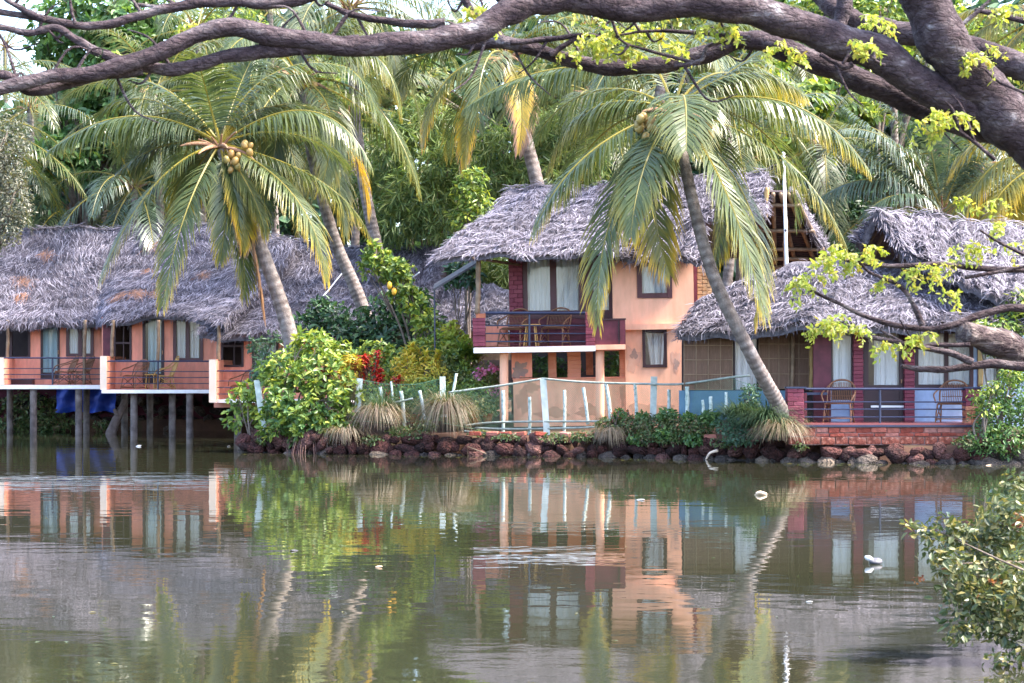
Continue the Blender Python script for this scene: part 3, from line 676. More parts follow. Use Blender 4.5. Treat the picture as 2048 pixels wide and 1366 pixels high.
def rockmesh(seed, m, n=2):
    import bmesh
    b = bmesh.new(); bmesh.ops.create_icosphere(b, subdivisions=n, radius=1); rs = np.random.default_rng(seed)
    ax = nrm(rs.normal(0, 1, (9, 3))); am = rs.uniform(.48, .84, 9)
    for v in b.verts:
        c = np.array(v.co); c = c/np.linalg.norm(c)
        k = min(1.0, min(am[i]/max(1e-3, c@ax[i]) if c@ax[i] > .2 else 9 for i in range(9)))
        v.co = Vector(c*k*(1+rs.normal(0, .035)))
    me = bpy.data.meshes.new('stone'); b.to_mesh(me); b.free(); me.materials.append(m)
    me.polygons.foreach_set('use_smooth', np.ones(len(me.polygons), bool)); return me
# ================================================================= SETTING
BANK = [(-6.0, 45.5), (-4.5, 44.7), (-2.5, 44.0), (0, 43.4), (2.3, 42.6), (4.3, 41.3), (5.9, 40.2), (8, 39.4), (11, 38.7), (18, 38), (120, 38)]
def bank_y(x): return float(np.interp(x, [b[0] for b in BANK], [b[1] for b in BANK]))
w = MB(); w.poly([(-260, -40, 0), (260, -40, 0), (260, 70, 0), (-260, 70, 0)], [[0, 1, 2, 3]])
props(w.build('water', M['water']), kind='structure')
g = MB()
xs = np.concatenate([[-400, -120, -60, -30], np.linspace(-20, -6.2, 12), np.linspace(-6.0, 18, 46), [30, 60, 120, 400]])
rows = [(-.9, -.35), (.02, -.32), (.12, .34), (.7, .42), (2.2, .55), (5, .74), (10, .8), (30, .9), (80, 1.2), (260, 2), (700, 3)]
V = []
for dy, z in rows:
    for x in xs:
        e = bank_y(max(min(x, 120), -6.0)) if x >= -6.0 else 62.5
        V.append((x, e+.35+dy, z+(rng.normal(0, .03) if -.5 < z and 0 < dy < 12 else 0)))
n = len(xs); idx = np.arange(len(V)).reshape(len(rows), n)
g.add(V, np.stack([idx[:-1, :-1], idx[:-1, 1:], idx[1:, 1:], idx[1:, :-1]], -1).reshape(-1, 4))
props(g.build('ground', M['ground'], smooth=True), kind='structure')
nb = MB()    # the near shore beside the camera, where the overhanging tree stands
V = []; XS = np.linspace(0, 1, 10); YS = np.linspace(-12, 17, 24)
for j, y in enumerate(YS):
    x0 = 3.5+.25*math.sin(y*.9)+max(0, (y-11)*.45)
    for k, u in enumerate(XS): V.append((x0+u**1.6*30, y, [-.4, .3, .55, .65, .7, .7, .72, .75, .8, .9][k]+rng.normal(0, .02)))
idx = np.arange(len(V)).reshape(len(YS), 10)
nb.add(V, np.stack([idx[:-1, :-1], idx[:-1, 1:], idx[1:, 1:], idx[1:, :-1]], -1).reshape(-1, 4))
props(nb.build('near_shore', M['ground'], smooth=True), kind='structure')

# ================================================================= STILT COTTAGE (two rooms under one long roof)
r = thing('stilt_cottage', 'long orange cottage on concrete stilts under grey thatch with two balconies', 'cottage', W(210, 870, 58))
h = House(r, (210, 870))
roof(r, [(-110, 470, 62.5), (50, 463, 62.5), (330, 450, 62), (480, 452, 61), (592, 492, 59.5)],
     [(-110, 648, 59.6), (120, 645, 59.5), (196, 640, 59.3), (214, 638, 58.1), (255, 634, 58.0), (300, 627, 57.8), (380, 625, 57.2), (446, 644, 55.6)], dens=240, slen=.46, sag=.10, red=16, back=(4.5, 2.6), seed=1, side=(False, True), ridge=True, th=.26)
# room one
D1, D2 = 60.3, 58.6
h.wall('wall', 'orange_wall', -110, 634, 207, 772, D1, .2, [(-20, 630, 60, 716), (81, 630, 119, 757), (132, 630, 187, 713)])
h.wall('wall', 'orange_wall', 203.6, 634, 432, 784, D2, .2, [(227, 630, 263, 722), (285, 625, 328, 766), (346, 600, 406, 722)])
h.box('wall', 'interior', -120, 600, 445, 780, 63.2, .2)
h.box('partition_and_gap_shade', 'interior', 205.5, 628, 209, 776, D2+.25, 4.2)
h.box('partition_and_gap_shade', 'maroon', 206, 636, 225, 716, D2-.02, .015)  # thin dark sheet on the wall, painting the shade of an open gap
h.window('door', 'dark_wood', 81, 628, 119, 757, D1, 4, [], [], 'curtain_blue', low=745)
h.window('window', 'plum_wood', 132, 622, 187, 713, D1, 6, [(156, 164)], [], 'curtain')
h.window('window', 'dark_wood', -18, 628, 60, 716, D1, 4, [(18, 24)], [], None, glass=False)
h.window('window', 'dark_wood', 227, 630, 263, 722, D2, 4, [(246, 248)], [(684, 688)], None, glass=False, label='dark open window with crossed bars')
h.window('door', 'dark_wood', 285, 620, 328, 766, D2, 5, [], [], 'curtain_blue', low=747, gaps=[(297, 322)])
h.window('window', 'plum_wood', 346, 600, 406, 722, D2, 6, [(371, 379)], [], 'curtain', gaps=[(354, 371), (379, 398)])
h.box('floor_slab', 'white_trim', -110, 770, 209.5, 778, 59.0, 1.6)
h.box('floor_slab', 'white_trim', 203, 779.5, 420, 786.5, 57.2, 1.9)
h.box('balcony_floor', 'floor_red', -110, 769.2, 200, 770, 59.02, 1.3)
h.box('balcony_floor', 'floor_red', 213, 778.4, 418, 779.3, 57.22, 1.4)
for (a, b, c, e, d, dp) in ((-4, 715, 8, 771, 59, 1.4), (200, 712, 213, 779.4, 57.25, 2.9), (418, 719, 432, 805, 55.3, 3.3)):
    s_ = h.box('side_wall', 'lit_end_and_stick', a, b, c, e, d, .04); h.box('side_wall', 'orange_wall', a+.3, b, c-.3, e, d+.04, dp)  # thin paler front piece paints in the brightness outside the roof shade
h.railing(8, 201, [716, 737, 749, 758], 59.0, (105,), 769)
h.railing(214, 418, [722.5, 743, 755, 767], 57.2, (316,), 779)
for (a, b, c, e, d) in ((16, 640, 15, 717, 59.6), (170, 640, 168, 770, 59.2), (226, 640, 223, 716, 57.9), (317, 640, 316, 724, 57.3)): h.pole('bamboo_post', 'bamboo', a, b, c, e, d, .05)
h.box('bench', 'dark_wood', 8, 758, 64, 769, 59.9, .35)
for (x, y0, y1, d, rr) in ((67, 778, 874, 59.2, .105), (157.5, 778, 875, 59.2, .105), (173, 778, 866, 61, .10), (268, 786, 876, 57.6, .105), (249, 786, 864, 60.5, .10), (344.5, 786, 874, 57.9, .10), (379.5, 786, 875, 57.4, .105), (20, 778, 866, 62, .1), (300, 786, 866, 61.5, .1)):
    a, b = W(x, y0, d), W(x, y1, d); b[2] = min(b[2], -.4)
    MB().tube(spline([a, b], 12), rr, 12, wob=.02).build('stilt', M['stilt'], r, True)
# ================================================================= SECOND THATCHED COTTAGE
r = thing('thatched_cottage', 'low orange cottage behind the garden shrubs under a broad thatch roof', 'cottage', W(640, 860, 58))
h = House(r, (640, 860))
roof(r, [(545, 470, 60.5), (640, 493, 60.3), (763, 496, 60), (886, 494, 59.3)], [(396, 666, 56.0), (520, 668, 55.8), (650, 664, 55.4), (760, 655, 55.4), (856, 600, 56.8)], dens=230, slen=.46, seed=2, back=(5, 2.6), side=(False, True), ridge=True, th=.22)
roof(r, [(846, 566, 58.4), (920, 556, 58.4), (1060, 590, 58.2)], [(850, 645, 56.2), (940, 652, 56.0), (1060, 648, 55.9)], dens=230, seed=3, side=(True, False), th=.2)
h.wall('wall', 'orange_wall', 428, 655, 700, 815, 56.9, .2, [(442, 640, 487, 734), (504, 640, 557, 770)])
h.box('wall', 'bamboo', 850, 640, 1040, 720, 57.6, .15); h.box('wall', 'interior', 425, 640, 1040, 800, 60.5, .2)
h.box('gable_shade_panel', 'interior', 862, 528, 915, 600, 59.6, .15)  # dark panel standing in for the shade inside the gable opening
h.window('window', 'dark_wood', 442, 640, 487, 734, 56.9, 4, [(467, 469)], [(690, 694)], None, glass=False, label='dark window with crossed bars')
h.window('door', 'dark_wood', 504, 640, 557, 772, 56.9, 5, [], [], 'curtain_blue')
h.box('floor_slab', 'white_trim', 420, 799, 700, 805.5, 55.5, 1.6)
h.railing(434, 560, [742, 762, 775, 788], 55.5, (500,), 800)
h.pole('bamboo_post', 'bamboo', 438, 650, 436, 722, 55.8, .05)
for x, d in ((475, 56), (560, 57), (640, 57), (690, 57)): h.box('stilt', 'stilt', x-7, 805, x+7, 890, d, .2)
for (a, b, c, e) in ((640, 600, 700, 528), (838, 545, 790, 585)): h.pole('roof_tie', 'pipe', a, b, c, e, 56.0 if a < 700 else 57, .018, 58.2)

# ================================================================= TWO STOREY HOUSE
ROLL = 1.0
p0 = (1200, 842); r = thing('two_storey_house', 'peach two storey house with maroon balcony on round columns', 'house', W(*p0, 45.5), rot=(0, -R(ROLL), 0))
h = House(r, p0, ROLL)
def U(l): return [(*h.un(x, y), d) for x, y, d in l]
roof(r, U([(1020, 381, 48), (1130, 376, 48), (1330, 361, 47.8), (1538, 345, 47.5)]), U([(864, 514, 44.8), (960, 510, 44.7), (1050, 508, 44.7), (1150, 505, 44.7), (1240, 500, 44.6), (1300, 458, 45.4), (1440, 432, 46), (1530, 424, 46)]), dens=260, slen=.36, seed=4, back=(3.5, 1.8), ridge=True, th=.14)
roof(r, U([(1244, 486, 45.2), (1300, 446, 46), (1404, 436, 46)]), U([(1218, 509, 45.05), (1310, 514, 45.05), (1404, 518, 45.05)]), dens=260, slen=.36, seed=5, th=.16)
DW, DR = 46.3, 45.7
h.wall('wall', 'peach_wall', 1225, 480, 1387, 652, DR, .22, [(1276, 518, 1342, 594)])
h.wall('wall', 'peach_wall', 1251, 652, 1367, 845, DR+.005, .2, [(1286, 660, 1333, 734)])
h.box('ledge', 'peach_wall', 1241, 648, 1364, 659, DR-.12, .11)
h.wall('wall', 'maroon', 1018, 480, 1226, 694, DW, .2, [(1047, 515, 1224, 622)])
for k in range(6): h.box('plank', 'maroon', 1046, 627+k*11, 1224, 637.2+k*11, DW-.02-.006*(k % 2), .03)
h.pillar('brick_pillar', 1018, 500, 1046, 692, DW-.12, .14, course=.10, per=1.5)
h.window('door', 'plum_wood', 1046, 505, 1226, 637, DW, 9, [(1100, 1113), (1158, 1187)], [], 'curtain', low=621)
h.window('window', 'plum_wood', 1274, 516, 1344, 596, DR, 10, [], [], 'curtain')
h.window('window', 'dark_wood', 1285, 658, 1334, 735, DR, 6, [], [], None, label='lower window with a bunched white curtain in a dark room')
h.curtain(1293, 666, 1331, 730, DR+.25, M['curtain'], [o for o in bpy.data.objects if o.get('label') == 'lower window with a bunched white curtain in a dark room'][0], lean=.35)
h.box('wall', 'interior', 1020, 440, 1400, 850, 49.5, .2); h.box('ceiling', 'interior', 1190, 648, 1390, 653, DR+.25, 3.5)
h.box('side_wall', 'peach_wall', 1384, 470, 1387.3, 652, DR+.22, 3.6)
h.box('wall_trim', 'maroon', 1387.6, 505, 1394, 606, DR+.1, .1)
fr = h.box('bamboo_screen', 'bamboo', 1394, 515, 1424, 606, DR+.45, .03)
for i in range(12):
    for j in range(3):
        k = ('weave', (i+j) % 2)
        if k not in MESH: MESH[k] = brickmesh(.105, .02, .075, M['weave'], .004)
        x, y = h.un(1399.5+j*9.6, 519+i*7.4); inst(MESH[k], 'weave_strip', fr, W(x, y, DR+.44-.012*((i+j) % 2)))
# balcony
h.box('floor_slab', 'white_trim', 947, 693.5, 1191, 704, 44.95, 1.35); h.box('balcony_floor', 'floor_red', 949, 692.4, 1189, 693.2, 44.97, 1.3)
h.box('floor_slab', 'peach_wall', 1191.3, 689, 1251, 699, 44.95, 1.2)
h.pillar('brick_post', 945, 636, 971, 693, 45.0, .3, course=.085, per=1); h.box('post_cap', 'obrick', 952, 627, 971, 635.6, 45.05, .22)
h.pillar('brick_post', 1171, 624, 1190, 691, 45.0, .26, course=.085, per=1)
h.box('side_panel', 'maroon', 1190.4, 640, 1251, 689, 45.02, .06); h.box('panel_cap', 'dark_wood', 1190.4, 637, 1252, 640, 44.99, .12)
h.box('panel_batten', 'maroon', 1240, 641, 1251, 689, 44.99, .03); h.box('panel_batten', 'dark_wood', 1236.5, 641, 1239, 689, 45.0, .02)
h.railing(971, 1171, [626, 651, 667, 683], 45.1, (1059,), 692, r=.016, top=.035)
h.box('side_rail', 'dark_wood', 950, 643, 970, 647.5, 45.35, 1.0)
h.box('column', 'orange_wall', 972, 650, 1016, 692, 46.0, .25)
h.pole('bamboo_post', 'bamboo', 957.5, 512, 955, 629, 45.1, .055); h.pole('eave_pole', 'bamboo', 945, 516, 1040, 530, 44.7, .03, 46.2)
for x, y1, d in ((1008, 846, 45.3), (1200, 846, 45.2)):
    a, b = h.w(x, 699, d), h.w(x, y1, d); MB().tube(spline([a, b], 8), .098, 20).build('column', M['peach_wall'], r, True)
# ground floor
h.wall('wall', 'peach_wall', 1027, 757, 1251, 852, 45.9, .15); h.box('wall_cap', 'orange_wall', 1025, 755, 1251, 757.4, 45.85, .25)
h.box('wall', 'orange_wall', 1023, 695, 1064, 755, 46.0, .3)
h.pillar('brick_pillar', 1096, 695, 1113, 755, 46.3, .22, 'pbrick', 'orange_wall', .105, 1); h.pillar('brick_pillar', 1135, 695, 1162, 755, 46.1, .3, 'pbrick', 'orange_wall', .105, 1); h.pillar('brick_pillar', 1239, 690, 1251, 757, 45.95, .2, 'pbrick', 'orange_wall', .105, 1)
h.box('door_leaf', 'obrick', 1172, 700, 1186, 750, 47.2, .05)
h.box('floor_beam', 'orange_wall', 960, 699, 1250, 704, 46.35, .25)
def patch(name, m, cx, cy, rx, ry, d, seed):
    rs = np.random.default_rng(seed); a = np.linspace(0, 2*math.pi, 40, endpoint=False)
    q = 1+.22*np.sin(3*a+seed)+.14*np.sin(7*a+2*seed)+rs.normal(0, .06, 40)
    cx, cy = h.un(cx, cy); P = [W(cx+rx*k*math.cos(t), cy+ry*k*math.sin(t), d) for k, t in zip(q, a)]
    b = MB(); b.poly(P+[p+A(0, .006, 0) for p in P], [list(range(39, -1, -1))]+[[i, (i+1) % 40, 40+(i+1) % 40, 40+i] for i in range(40)]); return b.build(name, M[m], r)
patch('peeling_patch', 'peel', 1038, 742, 14, 15, 45.996, 1); patch('peeling_patch', 'peel', 1047, 730, 8, 5, 45.994, 4)
patch('peeling_patch', 'peel_pink', 1266, 718, 14, 24, DR, 2); patch('peeling_patch', 'peel', 1268, 709, 7, 9, DR-.004, 6); patch('peeling_patch', 'peel_pink', 1352, 722, 9, 20, DR, 3); patch('peeling_patch', 'peel', 1353, 728, 5, 10, DR-.004, 8)
for i, (cx, cy, rx, ry, dd) in enumerate([(1045, 800, 12, 26, 45.9), (1105, 826, 30, 10, 45.9), (1180, 822, 26, 12, 45.9), (1065, 775, 14, 10, 45.9), (1300, 820, 40, 14, 45.7), (1245, 790, 5, 22, 45.9)]): patch('damp_patch', 'damp', cx, cy, rx, ry, dd-.002, 11+i)
# bamboo-framed lean-to roof at the house's side, seen from beneath
lq = U([(1528, 384, 46.6), (1588, 384, 46.6), (1668, 535, 49.4), (1500, 535, 49.4)]); C4 = WP(lq)
def lp(u, v): return (C4[0]*(1-u)+C4[1]*u)*(1-v)+(C4[3]*(1-u)+C4[2]*u)*v
lean = MB(); ln = nrm(np.cross(C4[1]-C4[0], C4[3]-C4[0])); ln = ln if ln[2] > 0 else -ln
lean.poly(list(C4)+[c+ln*.05 for c in C4], [[0, 1, 2, 3], [7, 6, 5, 4], [0, 4, 5, 1], [1, 5, 6, 2], [2, 6, 7, 3], [3, 7, 4, 0]])
lo = lean.build('lean_to_roof', M['interior'], r)
for v in np.linspace(.03, .98, 30): MB().bar(lp(0, v)-ln*.012, lp(1, v)-ln*.012, .017, 5).build('reed_batten', M['dark_wood'], lo)
for u in (.05, .3, .55, .8, .97): MB().tube(spline([lp(u, 0)-ln*.05, lp(u, 1)-ln*.05], 10), .05, 7).build('rafter', M['bamboo'], lo, True)
for v in (.12, .45, .70, .83, .95): MB().tube(spline([lp(0, v)-ln*.11, lp(1.02, v)-ln*.11], 10), .05, 7).build('purlin', M['bamboo'], lo, True)
h.pole('bamboo_post', 'bamboo_gold', 1534, 375, 1530, 440, 46.5, .05); h.pole('bamboo_post', 'bamboo', 1571, 440, 1570, 540, 46.6, .05)
roof(r, U([(1584, 380, 46.7), (1590, 378, 47.5)]), U([(1664, 520, 49.0), (1672, 520, 49.6)]), dens=120, th=.12, seed=9)
a, b = W(1567, 304, 45.3), W(1573, 530, 45.3); t = thing('white_pole', 'tall slim white pole behind the veranda roof', 'pole', (b[0], b[1], .8))
MB().tube([A(b[0], b[1], .8), b, a], [.044, .042, .032], 10).build('shaft', M['pipe'], t, True); MB().bar(W(1570, 459, 45.24), W(1573.5, 462, 45.24), .03, 6).build('clamp', M['navy'], t)

# ================================================================= VERANDA BUNGALOW
r = thing('veranda_bungalow', 'thatched bungalow with maroon brick veranda and bamboo blinds over a stone base', 'bungalow', W(1760, 852, 41))
h = House(r, (1760, 852))
DV, DB = 41.5, 42.3
roof(r, [(1392, 606, 43.4), (1480, 562, 43.5), (1560, 533, 43.5), (1640, 529, 42.8), (1745, 520, 42.9), (1850, 528, 42.6), (1950, 575, 41.6), (2090, 615, 41.0)],
     [(1354, 664, 41.9), (1420, 666, 41.8), (1520, 656, 41.3), (1640, 644, 40.4), (1760, 648, 40.3), (1900, 650, 40.2), (2090, 648, 40.1)], dens=280, slen=.36, seed=6, th=.2, sag=.05)
roof(r, [(1752, 422, 42.6), (1880, 437, 43.2), (2010, 451, 43.6), (2110, 462, 43.9)], [(1842, 528, 41.5), (1930, 565, 40.8), (2020, 600, 40.3), (2110, 628, 39.9)], dens=270, slen=.36, seed=7, back=(4, 2.0), ridge=True, th=.18, side=(True, False))
roof(r, [(1750, 423, 42.55), (1752, 424, 46)], [(1712, 486, 42.7), (1716, 492, 46)], dens=160, slen=.3, seed=8, th=.16)
gp = WP([(1722, 500, 44.6), (1757, 436, 44.6), (1850, 545, 44.6), (1722, 545, 44.6)]); MB().poly(list(gp)+[q+A(0, .1, 0) for q in gp], [[3, 2, 1, 0], [4, 5, 6, 7], [0, 1, 5, 4], [1, 2, 6, 5], [2, 3, 7, 6], [3, 0, 4, 7]]).build('gable_shade_panel', M['interior'], r)  # dark sheet behind the open gable, its shade put into the colour
h.pole('gable_post', 'stilt', 1803, 462, 1803, 528, 42.8, .06)
for (a, b, c, e) in ((1748, 438, 1722, 480), (1762, 440, 1735, 496), (1775, 444, 1750, 508)): h.pole('rafter', 'bamboo', a, b, c, e, 43.3, .035)
h.wall('wall', 'blue_wall2', 1640, 640, 2100, 855, DV, .2, [(1663, 650, 1706, 800), (1727, 640, 1809, 852), (1830, 660, 1947, 774), (1955, 640, 2000, 780)])
h.box('wall', 'interior', 1400, 640, 2110, 852, 44.3, .2); h.box('ceiling', 'interior', 1640, 630, 2100, 632, DV+.22, 2.5)
h.box('wall_band', 'maroon', 1627, 640, 1662, 852, DV-.05, .1)
h.box('lintel', 'dark_wood', 1627, 640, 2000, 658, DV-.06, .05)
h.window('window', 'dark_wood', 1661, 650, 1708, 778, DV, 4, [], [], 'curtain', gaps=[(1665, 1706)])
h.window('door', 'dark_wood', 1727, 650, 1809, 851, DV, 10, [], [], 'curtain', low=770, gaps=[(1749, 1808)])
h.box('door_bar', 'pipe', 1742, 811, 1808, 815, DV-.05, .04)
h.window('window', 'dark_wood', 1830, 660, 1947, 776, DV, 7, [(1889, 1897)], [], 'curtain')
h.window('window', 'dark_wood', 1955, 650, 2000, 790, DV, 5, [], [], 'curtain')
h.pillar('brick_pillar', 1707, 655, 1727, 850, DV-.16, .2, per=1); h.pillar('brick_pillar', 1809, 655, 1830, 850, DV-.16, .2, per=1)
h.box('wall', 'blue_wall', 1359, 781, 1576, 840, DB, .15)
h.wall('wall', 'dark_wood', 1364, 640, 1640, 783, DB+.25, .1, [(1469, 640, 1516, 783)])
h.window('window', 'dark_wood', 1466, 645, 1518, 783, DB+.2, 4, [], [], 'curtain')
def blind(x0, x1, y0, y1, d, nv, nh):
    b = h.box('bamboo_blind', 'blind', x0, y0, x1, y1, d, .02)
    for k in range(nv+1): MB().bar(W(x0+(x1-x0)*k/nv, y0, d-.012), W(x0+(x1-x0)*k/nv, y1, d-.012), .0085, 5).build('blind_lath', M['lath'], b)
    for y in nh: MB().bar(W(x0, y, d-.02), W(x1, y, d-.02), .010, 5).build('blind_lath', M['lath'], b)
blind(1368, 1465, 652, 780, DB, 4, (691, 720, 749, 779)); blind(1518, 1618, 645, 778, DB, 5, (688, 717, 748, 777))
h.pole('bamboo_post', 'bamboo', 1586, 650, 1585, 782, DB-.05, .045); h.pole('bamboo_post', 'bamboo_gold', 1624, 690, 1623, 782, DB-.05, .05); h.pole('bamboo_post', 'bamboo_gold', 1961, 665, 1961, 772, 40.4, .05)
h.box('floor_slab', 'floor_red', 1575, 846.5, 1965, 851.5, 40.0, 1.55); h.box('floor_edge', 'navy', 1574, 850.2, 1966, 854, 39.93, .07)
h.pillar('brick_post', 1575, 777, 1608, 847, 40.02, .34, course=.088); h.box('post_cap', 'navy', 1574, 773.5, 1613, 777, 40.0, .36)
h.pillar('brick_post', 1932, 777, 1963, 848, 40.02, .34, course=.088, bot=(4, 'obrick')); h.box('post_cap', 'navy', 1928, 774, 1965, 777, 40.0, .36)
h.box('side_wall', 'maroon', 1608, 786, 1614, 847, 40.4, 1.1); h.box('side_wall', 'navy', 1612, 785, 1655, 790, 40.9, .4)
h.railing(1609, 1932, [778, 804, 818.5, 834], 40.1, (1760,), 850, r=.014, top=.026)
# red brick base of the veranda
core = h.box('brick_base', 'rmortar', 1582, 854.3, 1958, 890, 40.0, .4)
x = 1581.0; rows = ((854.6, 865.5, 27, 'rbrick'), (866, 873, 26, 'rbrick'), (873.5, 889, 31, 'laterite'))
for (ya, yb, wd, m) in rows:
    x = 1581.0+rng.uniform(-6, 0)
    while x < 1955:
        w_ = wd*rng.uniform(.8, 1.2); q = brickmesh((w_-1.6)/100, .3, (yb-ya-.9)/100, M[m], .006)
        p = W(x+w_/2, (ya+yb)/2, 40.0); inst(q, 'brick' if m == 'rbrick' else 'laterite_block', core, p+A(0, .12+rng.normal(0, .012), rng.normal(0, .004)), (rng.normal(0, .03), rng.normal(0, .012), rng.normal(0, .03))); x += w_
# ================================================================= STONE BANK WALL
t = thing('stone_bank_wall', 'rough wall of red and grey boulders along the water edge', 'stone wall', (2, 42.9, 0))
RM = {k: [rockmesh(s_+30*j, M[k]) for s_ in range(8)] for j, k in enumerate(('stone_red', 'stone_grey'))}
bx = [b[0] for b in BANK]
def bank_pt(px, z, off=0):
    """point on the bank face seen at photo column px"""
    d = 43.0
    for _ in range(8): d = bank_y((px-CX)/F*d)+off
    return A((px-CX)/F*d, d, z)
for row, (z, sz, sh) in enumerate(((-.03, .215, .17), (.14, .205, .15), (.31, .19, .135))):
    px = 496+row*12
    while px < 2075:
        s_ = sz*rng.choice([.55, .8, 1.0, 1.25, 1.45])
        grey = (px > 1230 and row == 0 and rng.random() < .8) or (row == 0 and rng.random() < .35) or (px > 1960)
        if row == 2 and px > 1575: break
        p = bank_pt(px+s_*90, z+rng.normal(0, .025), .02+row*.11+rng.normal(0, .05))
        inst(RM['stone_grey' if grey else 'stone_red'][rng.integers(8)], 'stone', t, p, (rng.uniform(-.3, .3), rng.uniform(-.3, .3), rng.uniform(0, 6.28)), (s_*1.1, s_*.9, sh*rng.uniform(.75, 1.35)*(.6+.4*s_/sz)))
        px += s_*2*90*.72
for i, (px, z) in enumerate([(515, .3), (540, .34), (575, .32), (640, .36), (690, .33), (715, .36), (505, .12), (528, .16), (1610, .25), (1655, .18), (1700, .22), (1745, .16), (1790, .24), (1835, .2), (1880, .24), (1925, .2), (1965, .3), (2010, .34)]):
    inst(RM['stone_red'][i % 8], 'stone', t, bank_pt(px, z, .12), (i, .3*i, i*2), (.2, .2, .14))
for i, (px, y) in enumerate([(950, 868), (985, 866), (1040, 872), (1080, 868), (1130, 870), (1160, 867), (1395, 872), (1420, 868), (1180, 874), (1010, 876)]):
    p = bank_pt(px, .47, .2); b_ = brickmesh(.26, .14, .09, M['rbrick'], .012); inst(b_, 'brick', t, p, (rng.normal(0, .1), rng.normal(0, .08), rng.normal(0, .3)))
for i in range(16):
    s_ = rng.uniform(.16, .26); inst(RM['stone_red' if i % 3 else 'stone_grey'][i % 8], 'stone', t, (-6.05+rng.normal(0, .05), 45.6+.42*(i % 8), .02+.24*(i//8)), (i, .3*i, i*2), (s_, s_*1.1, s_*.75))
for i in range(14):
    s_ = rng.uniform(.12, .24); inst(RM['stone_red'][i % 8], 'stone', t, bank_pt(485+i*18+rng.uniform(-6, 6), rng.uniform(.0, .4), -.08), (i, .3*i, i*2), (s_*1.2, s_, s_*.7))
# dark masonry and bank under the stilt cottage
t = thing('rear_retaining_wall', 'dark block wall in the shade beneath the stilt cottage', 'stone wall', (-10, 63.5, 0))
MB().box(A(-22, 63.3, -.3), A(-7.4, 63.6, 1.35)).build('core', M['mmortar'], t)
for k in range(4):
    for i in range(26):
        x = -21+i*.53+.26*(k % 2); inst(RM['stone_grey'][(i*3+k) % 8], 'stone', t, (x+rng.normal(0, .04), 63.2, .05+k*.30), (.2*i, 0, 1.57*i), (.33, .22, .2))
tp = MB(); V = []; 
for j in range(8):
    for i in range(24):
        p = W(112+i*5.2, 774+j*7.2+2*math.sin(i*.6), 62.6); p[1] += .09*math.sin(i*.9+j*.5)+.05*math.sin(j*1.7+i*.4); V.append(p)
idx = np.arange(192).reshape(8, 24); tp.add(V, np.stack([idx[:-1, :-1], idx[1:, :-1], idx[1:, 1:], idx[:-1, 1:]], -1).reshape(-1, 4))
props(tp.build('blue_tarpaulin', M['tarp'], smooth=True), 'blue tarpaulin hanging in the dark under the stilt cottage', 'tarpaulin')
lg = MB(); lg.tube(spline(WP([(218, 878, 60), (228, 850, 60), (241, 822, 60.1), (250, 800, 60.2)]), 16), np.linspace(.17, .09, 16), 9, wob=.06); lg.tube(spline(WP([(236, 832, 60), (228, 818, 60)]), 6), np.linspace(.09, .05, 6), 7)
props(lg.build('driftwood_log', M['driftwood'], smooth=True), 'forked driftwood log leaning beneath the cottage floor', 'log')

# ================================================================= CHAIRS AND TABLE
def seat_at(px, py, d): return W(px, py, d)
chair(W(128, 771, 59.6), R(-62), 'rattan chair with rounded back nearest the bamboo pole-side door on the first stilt balcony')
chair(W(160, 771, 59.75), R(-58), 'rattan chair tucked against the second bamboo pole of the first stilt balcony')
chair(W(268, 780, 57.8), R(-35), 'low rattan chair under the dark crossed window of the second stilt balcony')
chair(W(329, 780, 57.9), R(-70), 'tall gold hooped rattan chair in front of the pale blue door curtain', m='rattan_gold', style=1)
chair(W(484, 801, 56.0), R(-38), 'rattan chair behind the low rail beside the mangrove leaves')
chair(W(1027, 693.5, 45.75), R(-25), 'rattan chair on the maroon balcony nearest the bamboo roof post')
chair(W(1110, 691.5, 45.75), R(-22), 'rattan chair on the maroon balcony beside the brick end post')
chair(W(1678, 846, 40.75), R(-18), 'rattan chair on the veranda in front of the narrow curtained window')
chair(W(1903, 847, 40.75), R(-22), 'rattan chair on the veranda beside the orange footed brick post')
p = W(1062, 692.6, 45.5); t = thing('cane_table', 'small golden cane table between the two balcony chairs', 'table', p)
MB().tube([p+A(0, 0, .47), p+A(0, 0, .50)], [.22, .22], 16).build('table_top', M['rattan_gold'], t)
for a in range(4): MB().tube(spline([p+A(.13*math.cos(a*1.57+.6), .13*math.sin(a*1.57+.6), .47), p+A(.2*math.cos(a*1.57+.6), .2*math.sin(a*1.57+.6), 0)], 5), .017, 6).build('leg', M['rattan_gold'], t)
MB().bar(p+A(-.17, -.1, .1), p+A(.17, -.1, .1), .014, 6).build('stretcher', M['rattan_gold'], t)
p = W(303, 780, 57.8); t = thing('cane_stool', 'small golden cane stool before the blue curtained door', 'stool', p)
MB().tube([p+A(0, 0, .43), p+A(0, 0, .46)], [.2, .2], 14).build('seat', M['rattan_gold'], t)
for a in range(4): MB().bar(p+A(.15*math.cos(a*1.57+.6), .15*math.sin(a*1.57+.6), .43), p+A(.19*math.cos(a*1.57+.6), .19*math.sin(a*1.57+.6), 0), .016, 6).build('leg', M['rattan_gold'], t)
t = thing('awning_panel', 'tilted grey awning board on a thin prop beside the balcony', 'awning', W(868, 700, 47))
a, b = W(866, 578, 46.8), W(954, 525, 46.8); o_ = A(0, .7, .15)
MB().poly([a, b, b+o_, a+o_]+[q+A(0, 0, -.05) for q in (a, b, b+o_, a+o_)], [[0, 1, 2, 3], [7, 6, 5, 4], [0, 4, 5, 1], [1, 5, 6, 2], [2, 6, 7, 3], [3, 7, 4, 0]]).build('board', M['trash_dark'], t)
MB().bar(W(869, 577, 46.9), W(870, 700, 46.9), .022, 6).build('prop', M['navy'], t)

